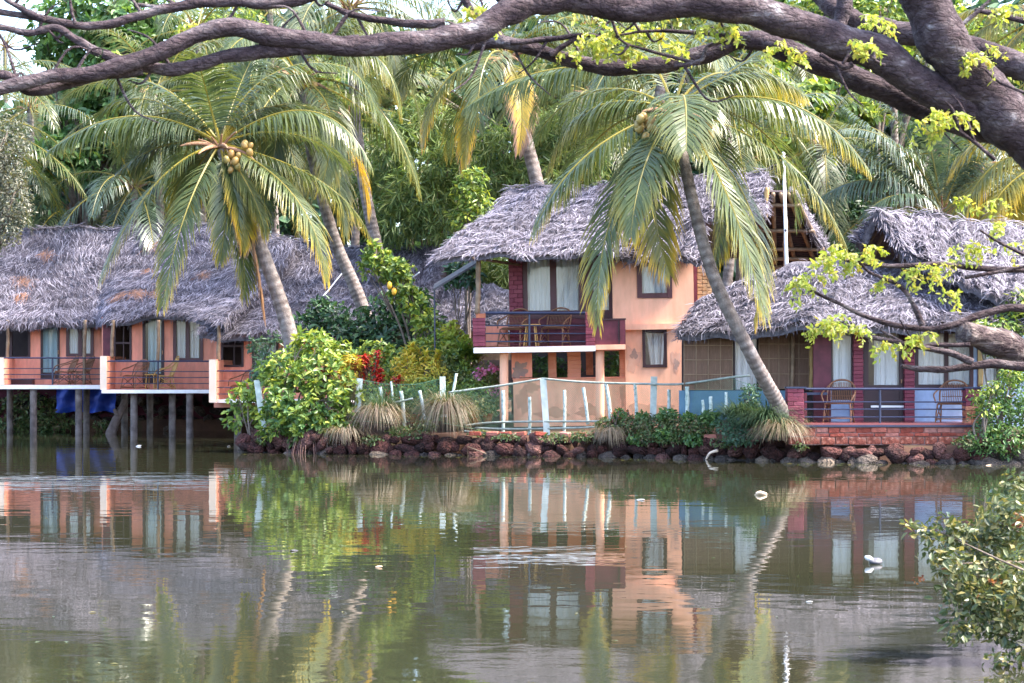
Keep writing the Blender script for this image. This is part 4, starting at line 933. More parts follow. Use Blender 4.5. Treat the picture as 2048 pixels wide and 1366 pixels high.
# ================================================================= NET FENCE
t = thing('net_fence', 'green net fence on white and lichen covered posts along the bank', 'fence', (0, 44.1, .5))
def fd(px): return float(np.interp(px, [500, 720, 890, 1010, 1090, 1220, 1310, 1400, 1480, 1575], [45.75, 45.3, 44.9, 44.6, 44.3, 43.9, 43.4, 41.9, 41.5, 41.0]))
posts = [(514, 760, 528, 856, .065, 'w'), (720, 757, 715, 820, .065, 'w'), (885, 753, 887, 830, .062, 'w'), (1086, 757, 1094, 870, .07, 'w'), (1308, 753, 1306, 838, .065, 'w'), (913, 747, 897, 828, .03, 'w'), (782, 763, 785, 805, .022, 'w'),
         (1006, 781, 1006, 870, .042, 'g'), (1059, 794, 1059, 870, .036, 'g'), (1129, 780, 1128, 868, .036, 'g'), (1166, 775, 1176, 845, .036, 'g'), (1211, 765, 1222, 838, .042, 'g'), (1270, 767, 1273, 838, .036, 'g'), (1338, 779, 1337, 832, .036, 'g'), (1374, 773, 1374, 828, .042, 'g'), (1421, 793, 1421, 830, .036, 'g'), (1405, 800, 1406, 830, .03, 'g'), (1452, 784, 1451, 826, .03, 'g'),
         (760, 774, 767, 835, .042, 'g'), (802, 782, 809, 850, .045, 'g'), (839, 781, 850, 838, .036, 'g')]
for (x0, y0, x1, y1, rr, k) in posts:
    d = fd(x1)-.05; q = spline([W(x1, y1+4, d), W((x0+x1)/2+.8, (y0+y1)/2, d), W(x0, y0, d)], 12)
    if k == 'w' and rr > .05:
        b = MB(); 
        u_ = q[-1]-q[0]; c = (q[0]+q[-1])/2; L_ = np.linalg.norm(u_); sx = u_[0]/L_
        rot = [[math.sqrt(1-sx*sx), 0, sx], [0, 1, 0], [-sx, 0, math.sqrt(1-sx*sx)]]
        b.box(-A(rr, rr, L_/2)+c, A(rr, rr, L_/2)+c, rot); b.build('post', M['white_post'], t)
    else: MB().tube(q, rr, 8, wob=.07).build('post', M['white_post' if k == 'w' else 'grey_post'], t, True)
for l in ([(898, 785), (950, 778), (1010, 770), (1083, 758)], [(1083, 757), (1150, 763), (1213, 766), (1300, 768), (1363, 768), (1460, 755), (1500, 751)], [(930, 851), (985, 845), (1090, 843), (1220, 842), (1310, 836)], [(950, 856), (1040, 858), (1170, 855), (1250, 850)], [(766, 808), (800, 803), (826, 797)], [(928, 862), (985, 868)]):
    P = spline([W(x, y, fd(x)-.12) for x, y in l], 24); MB().tube(P, .024, 6, wob=.05).build('rail', M['rail'], t, True)
def netseg(pxs, tops, bots):
    nb_ = MB(); T = resample([W(x, y, fd(x)) for x, y in zip(pxs, tops)], 60); B = resample([W(x, y, fd(x)) for x, y in zip(pxs, bots)], 60)
    Lw = np.linalg.norm(np.diff((T+B)/2, axis=0), axis=1).sum(); H = np.linalg.norm(T-B, axis=1).mean(); st = .047
    def P(u, v):
        f = np.clip(u, 0, 1)*59; i = np.minimum(f.astype(int), 58); k = (f-i)[:, None]
        q = (T[i]*(1-k)+T[i+1]*k)*v[:, None]+(B[i]*(1-k)+B[i+1]*k)*(1-v[:, None]); q[:, 1] += .05*np.sin(u*17)*np.sin(v*3.1)+.03*np.sin(u*41+v*4); return q
    hw = .0013
    for s_ in (1, -1):
        for k in np.arange(-H*1.0, Lw+H*1.0, st):
            v = np.linspace(0, 1, 7); u = (k+s_*v*H*1.0)/Lw; ok = (u >= -.01) & (u <= 1.01)
            if ok.sum() < 2: continue
            q = P(u[ok], v[ok]); m_ = len(q); V = np.stack([q-A(hw, 0, 0), q+A(hw, 0, 0)], 1).reshape(-1, 3)
            nb_.add(V, [[2*i, 2*i+1, 2*i+3, 2*i+2] for i in range(m_-1)])
    for row in (0, 1): nb_.tube(P(np.linspace(0, 1, 50), np.full(50, float(row))), .004, 4)
    nb_.build('net', M['net'], t, kind='stuff')
netseg([514, 560, 640, 720], [762, 772, 775, 758], [850, 850, 845, 840])
netseg([720, 770, 830, 886], [759, 768, 769, 757], [842, 846, 842, 840])
netseg([886, 950, 1010, 1088], [790, 779, 771, 758], [846, 858, 868, 868])
netseg([1088, 1150, 1213, 1306], [758, 763, 766, 768], [868, 866, 862, 850])
netseg([1306, 1363, 1460, 1560], [768, 768, 756, 790], [846, 842, 840, 880])
# ================================================================= COCONUT PALMS
def fr(d0, *pts):
    """hand-shaped fronds: (mid px, mid py, mid depth offset, tip px, py, depth offset, options)"""
    return [(W(p[0], p[1], d0+p[2]), W(p[3], p[4], d0+p[5]), p[6] if len(p) > 6 else {}) for p in pts]
d = 49.0; c = W(440, 288, d)
palm('leaning coconut palm with a golden coconut cluster before the stilt cottage roof', W(596, 742, d), WP([(566, 620, d), (512, 470, d), (466, 365, d)]), c, .20, .125, fr(d,
    (268, 232, -.5, 98, 300, -.8, dict(droop=1.0, ang=(75, 40), vee=.0, tip=.3)),
    (618, 222, -.6, 742, 330, -1.0, dict(droop=1.05, vee=0, tip=.3)),
    (308, 372, -1.0, 202, 560, -1.3, dict(droop=.6, tip=.5)),
    (372, 425, -1.5, 325, 612, -1.8, dict(droop=.45, tip=.55, ang=(62, 30))),
    (588, 392, -1.2, 652, 560, -1.6, dict(droop=.6, tip=.55, base=.05)),
    (640, 362, .2, 742, 478, .2, dict(droop=.8, tip=.5)),
    (412, 180, -.3, 392, 108, -1.2, dict(droop=.35, ang=(80, 50), Lm=1.15)),
    (330, 178, .5, 215, 158, .8, dict(droop=.7, Lm=1.05)),
    (520, 178, .6, 618, 150, .9, dict(droop=.7)),
    (335, 268, .6, 268, 350, .7, dict(droop=.7)),
    (300, 200, 1.2, 190, 235, 1.5, {}), (478, 440, -.3, 488, 590, -.4, dict(droop=.4, tip=.45)),
    (560, 210, 1.3, 690, 250, 1.6, {}), (480, 170, 1.0, 520, 90, 1.3, dict(droop=.5)),
    (398, 330, 1.0, 360, 430, 1.2, dict(tip=.6)),
    (508, 500, -.35, 530, 640, -.35, dict(c=W(484, 420, d-.3), dead=.9, Lm=.8, droop=1.5, ang=(38, 14), width=.05, rr=.012, start=.05, n=50)), (480, 400, -.5, 486, 500, -.6, dict(tip=.8, base=.1, droop=.6, Lm=.9)), (500, 380, -.45, 530, 470, -.5, dict(tip=.5, droop=.7, Lm=.9)), (452, 400, -.6, 440, 520, -.7, dict(tip=.5, droop=.5, Lm=.9))),
    nutc=[(W(467, 325, d-.45), 8, 1.25), (W(494, 300, d-.35), 5, .9)], rand=9, lo=5, tip=.25, seed=1, az=(10, 170))
d = 52.5; c = W(598, 158, d)
palm('second coconut palm rising behind with a slender trunk down to the dark shrubs', W(757, 712, d), WP([(716, 590, d), (670, 480, d), (628, 330, d)]), c, .185, .12, fr(d,
    (745, 205, -.6, 838, 385, -.9, dict(droop=.7, tip=.4)), (735, 105, -.3, 800, 225, -.6, dict(droop=1.0, tip=.5)), (560, 250, -1.0, 545, 350, -1.2, dict(droop=.5)),
    (660, 300, -.6, 690, 470, -.8, dict(tip=.55)), (480, 135, .4, 395, 205, .5, {}), (700, 290, .3, 735, 430, .4, dict(tip=.7, dead=.55)), (545, 190, -.8, 500, 290, -1, {}),
    (640, 90, .3, 720, 40, .4, {}), (520, 80, .3, 450, 60, .6, {}), (660, 230, -1.2, 640, 380, -1.6, dict(tip=.4))),
    rand=8, nutc=[(W(602, 168, d-.3), 3, .9), (W(626, 172, d-.3), 4, 1)], seed=2)
d = 58.0; c = W(700, 15, d)
palm('tall coconut palm whose pale trunk shows above the second cottage roof', W(768, 560, d), WP([(748, 470, d), (722, 330, d), (706, 150, d)]), c, .19, .13, fr(d,
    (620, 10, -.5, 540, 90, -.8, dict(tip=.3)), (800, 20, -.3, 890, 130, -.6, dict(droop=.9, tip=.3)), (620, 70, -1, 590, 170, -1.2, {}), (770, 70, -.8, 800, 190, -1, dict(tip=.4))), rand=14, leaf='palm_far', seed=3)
d = 56.0; c = W(1012, 112, d)
palm('coconut palm with yellow hanging fronds above the two storey house ridge', W(1096, 500, d+.5), WP([(1078, 385, d), (1050, 270, d), (1022, 170, d)]), c, .21, .14, fr(d,
    (895, 158, -.8, 848, 290, -1.2, dict(droop=.9, tip=.75, base=.08)), (950, 205, -1.0, 930, 345, -1.4, dict(droop=.5, tip=.8, base=.15, Lm=.9)), (1042, 195, -1.2, 1036, 305, -1.5, dict(droop=.55, tip=.9, base=.35, Lm=.85)),
    (1150, 55, .2, 1262, 120, .2, dict(tip=.3)), (920, 75, .3, 850, 60, .4, {}), (1080, 80, .6, 1180, 150, .6, dict(tip=.4)), (1100, 30, .4, 1170, -40, .6, {}), (960, 40, .4, 900, -30, .6, {})),
    rand=8, lo=0, tip=.3, nutc=[(W(1000, 128, d-.4), 6, 1.1)], seed=4)
d = 39.9; c = W(1348, 222, d)
palm('big leaning coconut palm with twin coconut clusters rooted by the veranda post', W(1577, 850, 40.3), WP([(1546, 790, 39.9), (1500, 705, 39.35), (1428, 555, 39.2), (1385, 400, 39.4)]), c, .155, .11, fr(d,
    (1172, 312, -1.0, 1066, 470, -1.4, dict(droop=.85, tip=.5, Lm=1.0)), (1228, 420, -1.3, 1196, 648, -1.7, dict(droop=.45, tip=.6, ang=(60, 25))),
    (1190, 215, .3, 1098, 335, .3, dict(tip=.5, droop=.8)), (1368, 195, -1.0, 1372, 300, -2.0, dict(droop=.45, ang=(72, 40))),
    (1570, 205, -.3, 1738, 340, -.6, dict(droop=1.15, tip=.5, vee=0, Lm=.95)), (1560, 312, -.6, 1692, 492, -.9, dict(droop=.85, tip=.5, base=.04, Lm=1.05)),
    (1448, 376, -1.2, 1530, 630, -1.5, dict(droop=.5, tip=.5, ang=(60, 28))), (1500, 420, -.5, 1508, 640, -.7, dict(tip=.6, base=.04, droop=.5)), (1310, 390, -.3, 1340, 548, -.4, dict(tip=.8, droop=.5, base=.1)),
    (1480, 148, .4, 1600, 185, .5, dict(tip=.5, droop=.8)), (1270, 330, .5, 1230, 480, .5, dict(tip=.5)), (1420, 170, 1.0, 1540, 90, 1.3, {}), (1290, 330, -1.6, 1262, 470, -2.2, dict(tip=.5)), (1440, 300, .6, 1430, 520, .5, dict(tip=.5))),
    nutc=[(W(1294, 250, d-.9), 9, 1.25), (W(1412, 264, d-1.0), 7, 1.05)], rand=7, lo=5, tip=.35, seed=5, az=(10, 170))
d = 49.0; c = W(1326, 150, d)
palm('coconut palm directly behind the big leaning one with a long arched frond', W(1330, 470, d), WP([(1312, 350, d), (1306, 290, d), (1314, 220, d)]), c, .17, .12, fr(d,
    (1110, 138, -.8, 930, 215, -1.2, dict(droop=1.15, vee=0, tip=.2, Lm=1.1)), (1240, 220, .2, 1150, 380, .2, dict(tip=.7)), (1440, 110, .2, 1610, 190, .2, dict(tip=.5, droop=1.1, base=.05)),
    (1280, 60, .3, 1220, -20, .4, {}), (1400, 60, .4, 1480, 0, .4, {}), (1260, 100, .3, 1130, 60, .4, {})), rand=8, lo=10, tip=.35, seed=6)
d = 54.0; c = W(1885, 425, d)
palm('short grey green palm fanning out behind the bungalow gable', W(1885, 560, d), [], c, .2, .16, fr(d,
    (1790, 235, .2, 1688, 165, .3, dict(droop=.5, Lm=1.1)), (1845, 230, -.3, 1800, 130, -.4, dict(droop=.45, Lm=1.1)), (1905, 240, .0, 1910, 150, .2, dict(droop=.4, Lm=1.1)), (1760, 335, -.6, 1640, 250, -.9, dict(droop=.9)),
    (1760, 360, -.5, 1640, 395, -.8, dict(droop=1.0)), (1930, 320, -.5, 1965, 300, -.9, dict(droop=.8)), (1780, 300, -.6, 1690, 215, -.8, dict(droop=.9)), (1800, 390, -1.0, 1730, 430, -1.3, {}), (1730, 300, .6, 1620, 320, .8, {}), (1960, 300, .4, 2060, 220, .5, {}), (1950, 350, .3, 2050, 380, .3, {})),
    rand=5, lo=20, leaf='palm_cool', tip=.05, seed=7, L=5)
d = 47.0; c = W(2085, 330, d)
palm('yellowing palm reaching in over the bungalow ridge from the edge', A(c[0]+.4, d, .8), [c-A(-.2, 0, 2.5)], c, .18, .13, fr(d,
    (1990, 330, -.4, 1905, 465, -.6, dict(tip=.6, base=.18, droop=1.0)), (2000, 390, -.8, 1960, 500, -1, dict(tip=.7, base=.2)), (1980, 280, .3, 1900, 350, .4, dict(tip=.5, base=.1)), (2030, 420, -.6, 2040, 520, -.9, dict(tip=.7, base=.3))), rand=8, tip=.5, seed=8)
d = 62.0; c = W(2070, 40, d)
palm('yellow fronded palm high behind the thick leaning limb', A(c[0], d, 1), [], c, .2, .13, fr(d, (1960, 60, -.5, 1895, 150, -.8, dict(tip=.5, base=.15, droop=1)), (1970, 20, -.3, 1890, 40, -.4, dict(base=.15)), (1990, 130, -.6, 1940, 220, -.8, dict(base=.2, tip=.6))), rand=10, leaf='palm_far', tip=.5, seed=9)
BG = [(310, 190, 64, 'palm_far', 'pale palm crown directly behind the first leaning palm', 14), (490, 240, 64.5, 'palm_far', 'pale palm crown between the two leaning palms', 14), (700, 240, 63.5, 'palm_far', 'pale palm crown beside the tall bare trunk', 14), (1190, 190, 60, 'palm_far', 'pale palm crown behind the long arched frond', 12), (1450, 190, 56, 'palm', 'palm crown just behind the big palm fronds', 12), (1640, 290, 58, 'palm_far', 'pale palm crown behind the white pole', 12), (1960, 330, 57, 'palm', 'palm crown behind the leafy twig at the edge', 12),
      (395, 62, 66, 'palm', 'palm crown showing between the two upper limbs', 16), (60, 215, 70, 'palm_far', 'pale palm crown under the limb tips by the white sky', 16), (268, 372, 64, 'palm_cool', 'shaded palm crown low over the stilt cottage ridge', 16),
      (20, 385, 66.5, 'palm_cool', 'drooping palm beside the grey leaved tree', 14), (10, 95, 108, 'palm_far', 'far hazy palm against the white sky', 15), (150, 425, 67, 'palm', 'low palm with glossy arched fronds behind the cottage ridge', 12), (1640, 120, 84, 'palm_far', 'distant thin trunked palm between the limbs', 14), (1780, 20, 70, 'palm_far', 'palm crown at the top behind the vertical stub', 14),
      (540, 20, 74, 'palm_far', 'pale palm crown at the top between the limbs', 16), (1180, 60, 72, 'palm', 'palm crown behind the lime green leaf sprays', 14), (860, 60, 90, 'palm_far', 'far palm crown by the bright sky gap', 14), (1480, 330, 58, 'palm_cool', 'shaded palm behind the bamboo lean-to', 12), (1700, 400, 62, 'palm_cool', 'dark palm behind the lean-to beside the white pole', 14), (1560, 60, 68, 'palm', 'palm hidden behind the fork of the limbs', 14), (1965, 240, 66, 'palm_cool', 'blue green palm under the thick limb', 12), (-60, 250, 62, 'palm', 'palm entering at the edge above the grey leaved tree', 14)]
for i, (px, py, d, lf, lb, k) in enumerate(BG):
    c = W(px, py, d); palm(lb, A(c[0]+(.6 if i % 2 else -.5), d+.3, 1.0), [(c+A(c[0]+.3, d, 1.0))/2] if c[2] > 4 else [], c, .17, .11, rand=k, L=4.6, leaf=lf, seed=20+i, n=46, tip=.3 if i % 3 else .1, group='background palms', lo=-45)

# ================================================================= BROAD-LEAVED TREES AND BAMBOO
def tree(label, cl, n, size, m, base, seed, **k): return plant('leafy_tree', label, 'tree', cl, n, size, m, base=base, group='broad-leaved trees behind the cottages', seed=seed, sr=k.pop('sr', .16), **k)
c = W(180, 470, 67); tree('tall glossy broad-leaved tree against the white sky', [(190, 40, 67, 120, 70), (120, 90, 67.5, 60, 55), (250, 110, 66.5, 70, 60), (185, 160, 67, 65, 60), (215, 215, 66.5, 70, 50), (150, 250, 67, 60, 45), (235, 270, 67, 60, 50), (120, 310, 66, 50, 40), (190, 330, 66.6, 80, 50), (280, 30, 68, 70, 50), (330, 80, 69, 50, 50)], 6500, .34, 'leaf_mid', A(c[0], 67, 1), 1, whorl=5, aspect=.5)
c = W(10, 500, 55); tree('grey green fine leaved tree at the cottage roof end', [(15, 280, 55, 45, 60), (0, 350, 55, 55, 60), (30, 400, 54.6, 38, 55), (0, 450, 54.5, 50, 50), (-40, 330, 55, 60, 100)], 7000, .11, 'leaf_grey', A(c[0]-1.2, 55, .3), 2, sr=.09)
c = W(1600, 300, 61); tree('bright leaved tree between the big palm and the bungalow', [(1600, 210, 61, 70, 50), (1660, 190, 61.5, 60, 45), (1540, 260, 60.5, 60, 50), (1700, 240, 62, 60, 50), (1580, 310, 61, 80, 60), (1750, 140, 63, 70, 55), (1530, 160, 62, 50, 45)], 5200, .32, 'leaf_bright', A(c[0], 61, 1), 3, whorl=5, aspect=.5)
c = W(1700, 480, 58); tree('dark leaved tree in the gap between lean-to and gable', [(1690, 450, 58, 60, 50), (1650, 390, 59, 60, 60), (1730, 400, 59, 60, 60), (1700, 520, 56, 50, 40)], 3000, .26, 'leaf_dark', A(c[0], 58, 1), 4)
c = W(940, 470, 53); tree('small lime leaved tree before the bamboo', [(945, 355, 53, 26, 22), (935, 385, 53, 30, 25), (955, 410, 53, 38, 26), (930, 440, 53, 34, 22)], 900, .19, 'leaf_bright', A(c[0], 53, .8), 5, aspect=.35, hang=.6, sr=.04)
c = W(1760, 40, 64); tree('yellow green tree at the top behind the limbs', [(1760, 30, 64, 90, 60), (1660, 20, 65, 80, 60), (1880, 60, 66, 80, 60), (1980, 120, 66, 70, 60)], 4200, .28, 'leaf_bright', A(c[0], 64, 1), 6, aspect=.45)
c = W(460, 120, 70); tree('light green tree behind the first palm crown', [(390, 60, 68, 60, 60), (470, 60, 70, 60, 70), (620, 120, 66, 60, 60), (650, 150, 66, 40, 35)], 2600, .22, 'leaf_bright', A(c[0], 70, 1), 7)
c = W(1450, 60, 66); tree('mid green tree behind the middle limb', [(1340, 60, 66, 100, 70), (1200, 120, 66, 90, 80), (1480, 90, 66, 90, 70), (1080, 180, 66, 90, 60), (820, 170, 66, 80, 60)], 6000, .28, 'leaf_olive', A(c[0], 66, 1), 8)
c = W(300, 400, 68); tree('dark tree filling the gap above the cottage ridge', [(340, 330, 69, 110, 90), (120, 400, 68, 100, 60), (480, 380, 68, 110, 90), (600, 300, 68, 110, 110), (60, 440, 66, 80, 50)], 6500, .28, 'leaf_dark', A(c[0], 68, 1), 9)
def bamboo(label, cx, base_y, d, cl, n, seed):
    b = A((cx-CX)/F*d, d, .9); rs = np.random.default_rng(seed)
    t = thing('bamboo_clump', label, 'bamboo', b, 'bamboo clumps behind the cottages')
    cc = [clump(*q) for q in cl]
    leaves(mb := MB(), cc, n, .36, .12, up=.25, out=.5, hang=1.2, shell=.35, rs=rs, whorl=4); mb.build('foliage', M['leaf_bamboo'], t)
    for q in cc:
        e = q[0]+A(rs.normal(0, .3), 0, q[1][2]*.9); P = spline([b+A(rs.normal(0, .35), rs.normal(0, .2), 0), (b+e)/2+A((b[0]-e[0])*.25, 0, .8), e], 24)
        MB().tube(P, np.linspace(.05, .012, 24), 6).build('culm', M['bamboo'], t, True)
bamboo('feathery bamboo clump filling the gap above the second cottage roof', 850, 500, 60, [(790, 300, 60, 60, 70), (850, 250, 60.5, 70, 60), (900, 330, 59.5, 60, 60), (830, 390, 59.4, 70, 60), (790, 440, 59.2, 60, 50), (880, 430, 59, 60, 50), (940, 380, 60, 50, 70), (740, 370, 61, 60, 70)], 9500, 1)
bamboo('bamboo clump behind the yellow palm fronds and the house ridge', 1120, 420, 58, [(1000, 300, 58, 60, 60), (1100, 270, 58, 70, 60), (1160, 320, 58, 60, 60), (1090, 350, 57.6, 70, 45), (1200, 250, 59, 60, 60), (1010, 370, 57.6, 50, 40)], 7000, 2)
bamboo('dark bamboo behind the balcony roof post', 1000, 560, 61, [(1000, 545, 61, 60, 45), (930, 540, 61, 50, 30), (880, 520, 61.5, 40, 24)], 2600, 3)
# the far wood, one mass
fw = MB(); rs = np.random.default_rng(77); cl = []
for px in range(-260, 2400, 62):
    top = np.interp(px, [-260, 0, 90, 140, 300, 480, 700, 860, 1000, 1400, 2050, 2400], [300, 250, 250, 170, 90, 60, 60, 110, 60, 50, 30, 60])
    for py in range(int(top), 640, 62): cl.append(clump(px+rs.uniform(-20, 20), py+rs.uniform(-20, 20), 88+rs.uniform(-5, 8), 52, 46))
leaves(fw, cl, 34000, .85, .55, rs=rs, shell=.15)
props(fw.build('far_wood', M['leaf_dark'], kind='stuff'), 'dense far wood behind the palms')

# ================================================================= GARDEN
def shrub(label, cl, n, size, m, seed, group='garden shrubs', cat='shrub', name='garden_shrub', **k): return plant(name, label, cat, cl, n, size, m, group=group, seed=seed, **k)
t = shrub('large yellow green mangrove bush on arched roots at the water edge', [(590, 790, 45.4, 60, 50), (640, 745, 45.4, 55, 45), (560, 745, 45.6, 42, 40), (655, 810, 45.0, 55, 48), (600, 845, 45.0, 52, 36), (560, 820, 45.1, 40, 40), (640, 700, 45.9, 34, 32), (610, 690, 46, 28, 28), (690, 790, 45.2, 30, 40), (660, 850, 44.9, 44, 26), (615, 868, 44.9, 36, 16), (540, 860, 45.1, 24, 18)], 3700, .17, 'leaf_bright', 1, group='mangroves', name='mangrove_bush', whorl=6, aspect=.46, shell=.55)
for cx in (612, 655):
    for i in range(20):
        a = rng.uniform(0, 6.28); b = W(cx+rng.normal(0, 4), 862, 44.9); e = W(cx+math.cos(a)*rng.uniform(12, 46), 915, 44.7+math.sin(a)*.35); e[2] = -.08
        MB().tube(spline([b, (b+e)/2+A((e[0]-b[0])*.22, 0, .1), e], 10), np.linspace(.013, .007, 10), 5).build('prop_root', M['root'], t, True)
t = shrub('small mangrove spray overhanging the water by the cottage corner', [(478, 800, 45.8, 30, 26), (470, 838, 45.7, 22, 22), (500, 780, 45.9, 26, 20), (515, 830, 45.8, 20, 20)], 420, .165, 'leaf_bright', 2, base=bank_pt(505, .3, .2), group='mangroves', name='mangrove_bush', whorl=6, aspect=.46)
for i in range(7):
    b = W(500+i*2, 858, 45.7); e = W(488+i*6, 906, 45.6); MB().tube(spline([b, (b+e)/2, e], 6), .011, 5).build('prop_root', M['root'], t, True)
shrub('thin cool green shrub before the pale blue door', [(520, 700, 50, 18, 26), (545, 680, 50, 20, 18), (535, 735, 49.8, 28, 26), (570, 720, 49.8, 22, 26), (518, 755, 49.6, 20, 20), (505, 690, 50, 10, 14)], 620, .14, 'leaf_cool', 3, shell=.2)
shrub('dark glossy shrub at the foot of the slender palm', [(655, 640, 51, 45, 40), (620, 665, 51, 40, 40), (690, 690, 50.6, 50, 40), (640, 615, 51.3, 24, 20)], 1300, .2, 'leaf_dark', 4)
shrub('broad dark leaved shrub beyond the slender palm trunk', [(775, 625, 51, 46, 40), (825, 615, 51, 44, 40), (790, 675, 50.5, 60, 40), (850, 665, 50.6, 45, 40), (720, 660, 50.8, 40, 40)], 1700, .22, 'leaf_dark', 5)
t = plant('fruit_tree', 'arching fruit tree with orange fruit and bright leaves', 'fruit tree', [(745, 500, 50, 22, 20), (765, 520, 50, 30, 20), (790, 540, 49.8, 32, 24), (740, 535, 50.2, 22, 26), (805, 570, 49.7, 32, 26), (825, 600, 49.6, 28, 26), (845, 630, 49.4, 28, 28), (860, 665, 49.2, 30, 26), (875, 690, 49.2, 24, 20), (812, 545, 49.8, 20, 18)], 1700, .17, 'leaf_bright', base=A(W(840, 700, 50)[0], 50, .8), seed=6, whorl=6, aspect=.5, sr=.05)
for (x, y) in ((779, 571), (788, 583), (866, 690)):
    me = MESH.setdefault('fruit', MB().tube(np.stack([np.zeros(8), np.zeros(8), np.linspace(-.1, .1, 8)], 1), (.065)*np.sqrt(np.clip(1-np.linspace(-1, 1, 8)**2, .01, 1)), 10).mesh('fruit', mat('orange_fruit', [(.70, .32, .03), (.75, .42, .05)], rough=.4), True)); inst(me, 'fruit', t, W(x, y, 49.3))
def strap(label, px, py, d, n, L, m, seed, cat='plant', name='strap_leaved_plant', group='strap-leaved garden plants', stalk=.4, wd=.03, heads=1, spread=20, droop=.55):
    rs = np.random.default_rng(seed); b = A(W(px, py, d)[0], d, ground_z(d)); t = thing(name, label, cat, b, group)
    mb = MB(); st = MB()
    for k in range(heads):
        c = W(px+rs.uniform(-spread, spread)*(heads > 1), py+rs.uniform(-spread, spread)*(heads > 1), d+rs.uniform(-.2, .2))
        st.tube(spline([b+A(rs.normal(0, .06), 0, 0), (b+c)/2+A(rs.normal(0, .05), 0, 0), c], 8), .014, 5)
        for j in range(4): blades(mb, c+A(0, 0, -.06*j), n//4, L*(1-.08*j), .02, wd, (.25, 1.5), droop, rs)
    st.build('stalk', M['stem'], t); mb.build('foliage', M[m], t); return t
strap('red cordyline peeping above the mangrove bush', 619, 690, 46.6, 28, .30, 'leaf_red', 1, heads=2, spread=8)
strap('tall scarlet cordyline beside the fence net', 744, 728, 46.4, 30, .25, 'leaf_red', 2, heads=9, spread=24, droop=1.0, wd=.034)
strap('second scarlet cordyline low over the net edge', 776, 764, 46.0, 30, .24, 'leaf_red', 3, heads=9, spread=24, droop=1.0, wd=.034)
strap('dark red cordyline among the mangrove leaves', 648, 738, 45.4, 26, .28, 'leaf_bronze', 4, heads=3, spread=12)
strap('bronze cordyline by the white fence post', 712, 735, 46.2, 26, .34, 'leaf_bronze', 5, heads=3, spread=10)
strap('small red flowers behind the lichen posts', 785, 798, 45.9, 24, .2, 'leaf_red', 6, heads=4, spread=14)
strap('golden croton between the red cordylines and the house', 838, 745, 46.8, 34, .26, 'leaf_yellow', 7, heads=16, spread=40, wd=.026)
strap('golden croton next to the mangrove bush', 700, 745, 46.3, 34, .24, 'leaf_yellow', 8, heads=9, spread=24, wd=.026)
strap('tall golden croton tip above the garden', 828, 705, 47.2, 34, .26, 'leaf_yellow', 9, heads=6, spread=16, wd=.026)
strap('spiky lime bromeliad under the balcony', 930, 722, 47.5, 60, .62, 'leaf_bright', 10, heads=4, spread=22, wd=.032)
strap('broad yellow green clump left of the column', 962, 712, 47.8, 40, .6, 'leaf_lime', 11, heads=2, spread=12, wd=.045)
shrub('pale green shrub beside the golden croton', [(880, 740, 47, 34, 30), (905, 765, 46.6, 34, 30), (865, 775, 46.4, 34, 30)], 1300, .12, 'leaf_olive', 12)
shrub('low green shrub behind the net near the cordylines', [(745, 790, 46, 34, 26), (800, 780, 46, 40, 24), (840, 800, 45.8, 34, 30), (900, 800, 45.7, 40, 34), (950, 790, 45.8, 36, 36), (860, 775, 46, 40, 20)], 3400, .105, 'leaf_bright', 13, aspect=.36)
t = shrub('pink bougainvillea by the balcony column', [(965, 765, 46.4, 32, 32), (990, 790, 46.2, 28, 36), (985, 750, 46.6, 26, 22)], 1100, .11, 'leaf_olive', 14)
pm = MB(); leaves(pm, [clump(962, 745, 46, 12, 9), clump(988, 736, 46, 12, 8), (W(980, 783, 45.8), A(.1, .08, .1)), clump(998, 780, 45.9, 8, 9), clump(955, 757, 46, 8, 7)], 150, .09, .8); pm.build('blossoms', M['petal_pink'], t)
shrub('dark foliage in the shade under the balcony', [(1075, 735, 48.4, 40, 26), (1225, 725, 48.5, 30, 34), (1120, 740, 48.6, 40, 24)], 900, .15, 'leaf_mid', 15)
shrub('papaya like sapling in front of the dark bamboo', [(925, 535, 48.6, 26, 16), (945, 555, 48.4, 20, 18), (905, 558, 48.6, 16, 14)], 240, .22, 'leaf_dark', 16, aspect=.4, hang=.6)
shrub('leafy sapling beside the awning prop', [(905, 665, 48, 16, 22), (925, 690, 47.8, 18, 18), (898, 690, 47.8, 14, 14)], 260, .17, 'leaf_lime', 17, aspect=.6)
for i, (px, py, dd, lb) in enumerate([(792, 826, 45.6, 'terracotta pot behind the leaning lichen post'), (828, 838, 45.4, 'terracotta pot on the earth below the net'), (950, 830, 45.5, 'terracotta pot left of the round column'), (975, 834, 45.6, 'terracotta pot nearest the round column')]):
    c = W(px, py, dd); t = thing('flower_pot', lb, 'flower pot', (c[0], c[1], ground_z(c[1])), 'terracotta pots in the garden'); z0 = ground_z(c[1])
    MB().tube([A(c[0], c[1], z0), A(c[0], c[1], z0+.18), A(c[0], c[1], z0+.19), A(c[0], c[1], z0+.22)], [.08, .12, .14, .14], 16).build('pot', M['terracotta'], t, True)
    leaves(mb := MB(), [(A(c[0], c[1], z0+.38), A(.2, .18, .18))], 120, .13, .4); mb.build('foliage', M['leaf_mid'], t)
shrub('yellow green hedge of mixed leaves behind the golden croton', [(860, 722, 47.6, 40, 30), (905, 728, 47.4, 36, 28), (800, 745, 47.4, 34, 26), (760, 765, 47, 30, 24), (925, 755, 47, 32, 28)], 2400, .13, 'leaf_bright', 40, aspect=.45)
shrub('golden leaved croton mass between the cordylines and the balcony', [(815, 735, 46.6, 34, 30), (855, 745, 46.5, 36, 28), (830, 770, 46.2, 40, 20), (880, 760, 46.4, 26, 22)], 1500, .12, 'leaf_yellow', 41, aspect=.28)
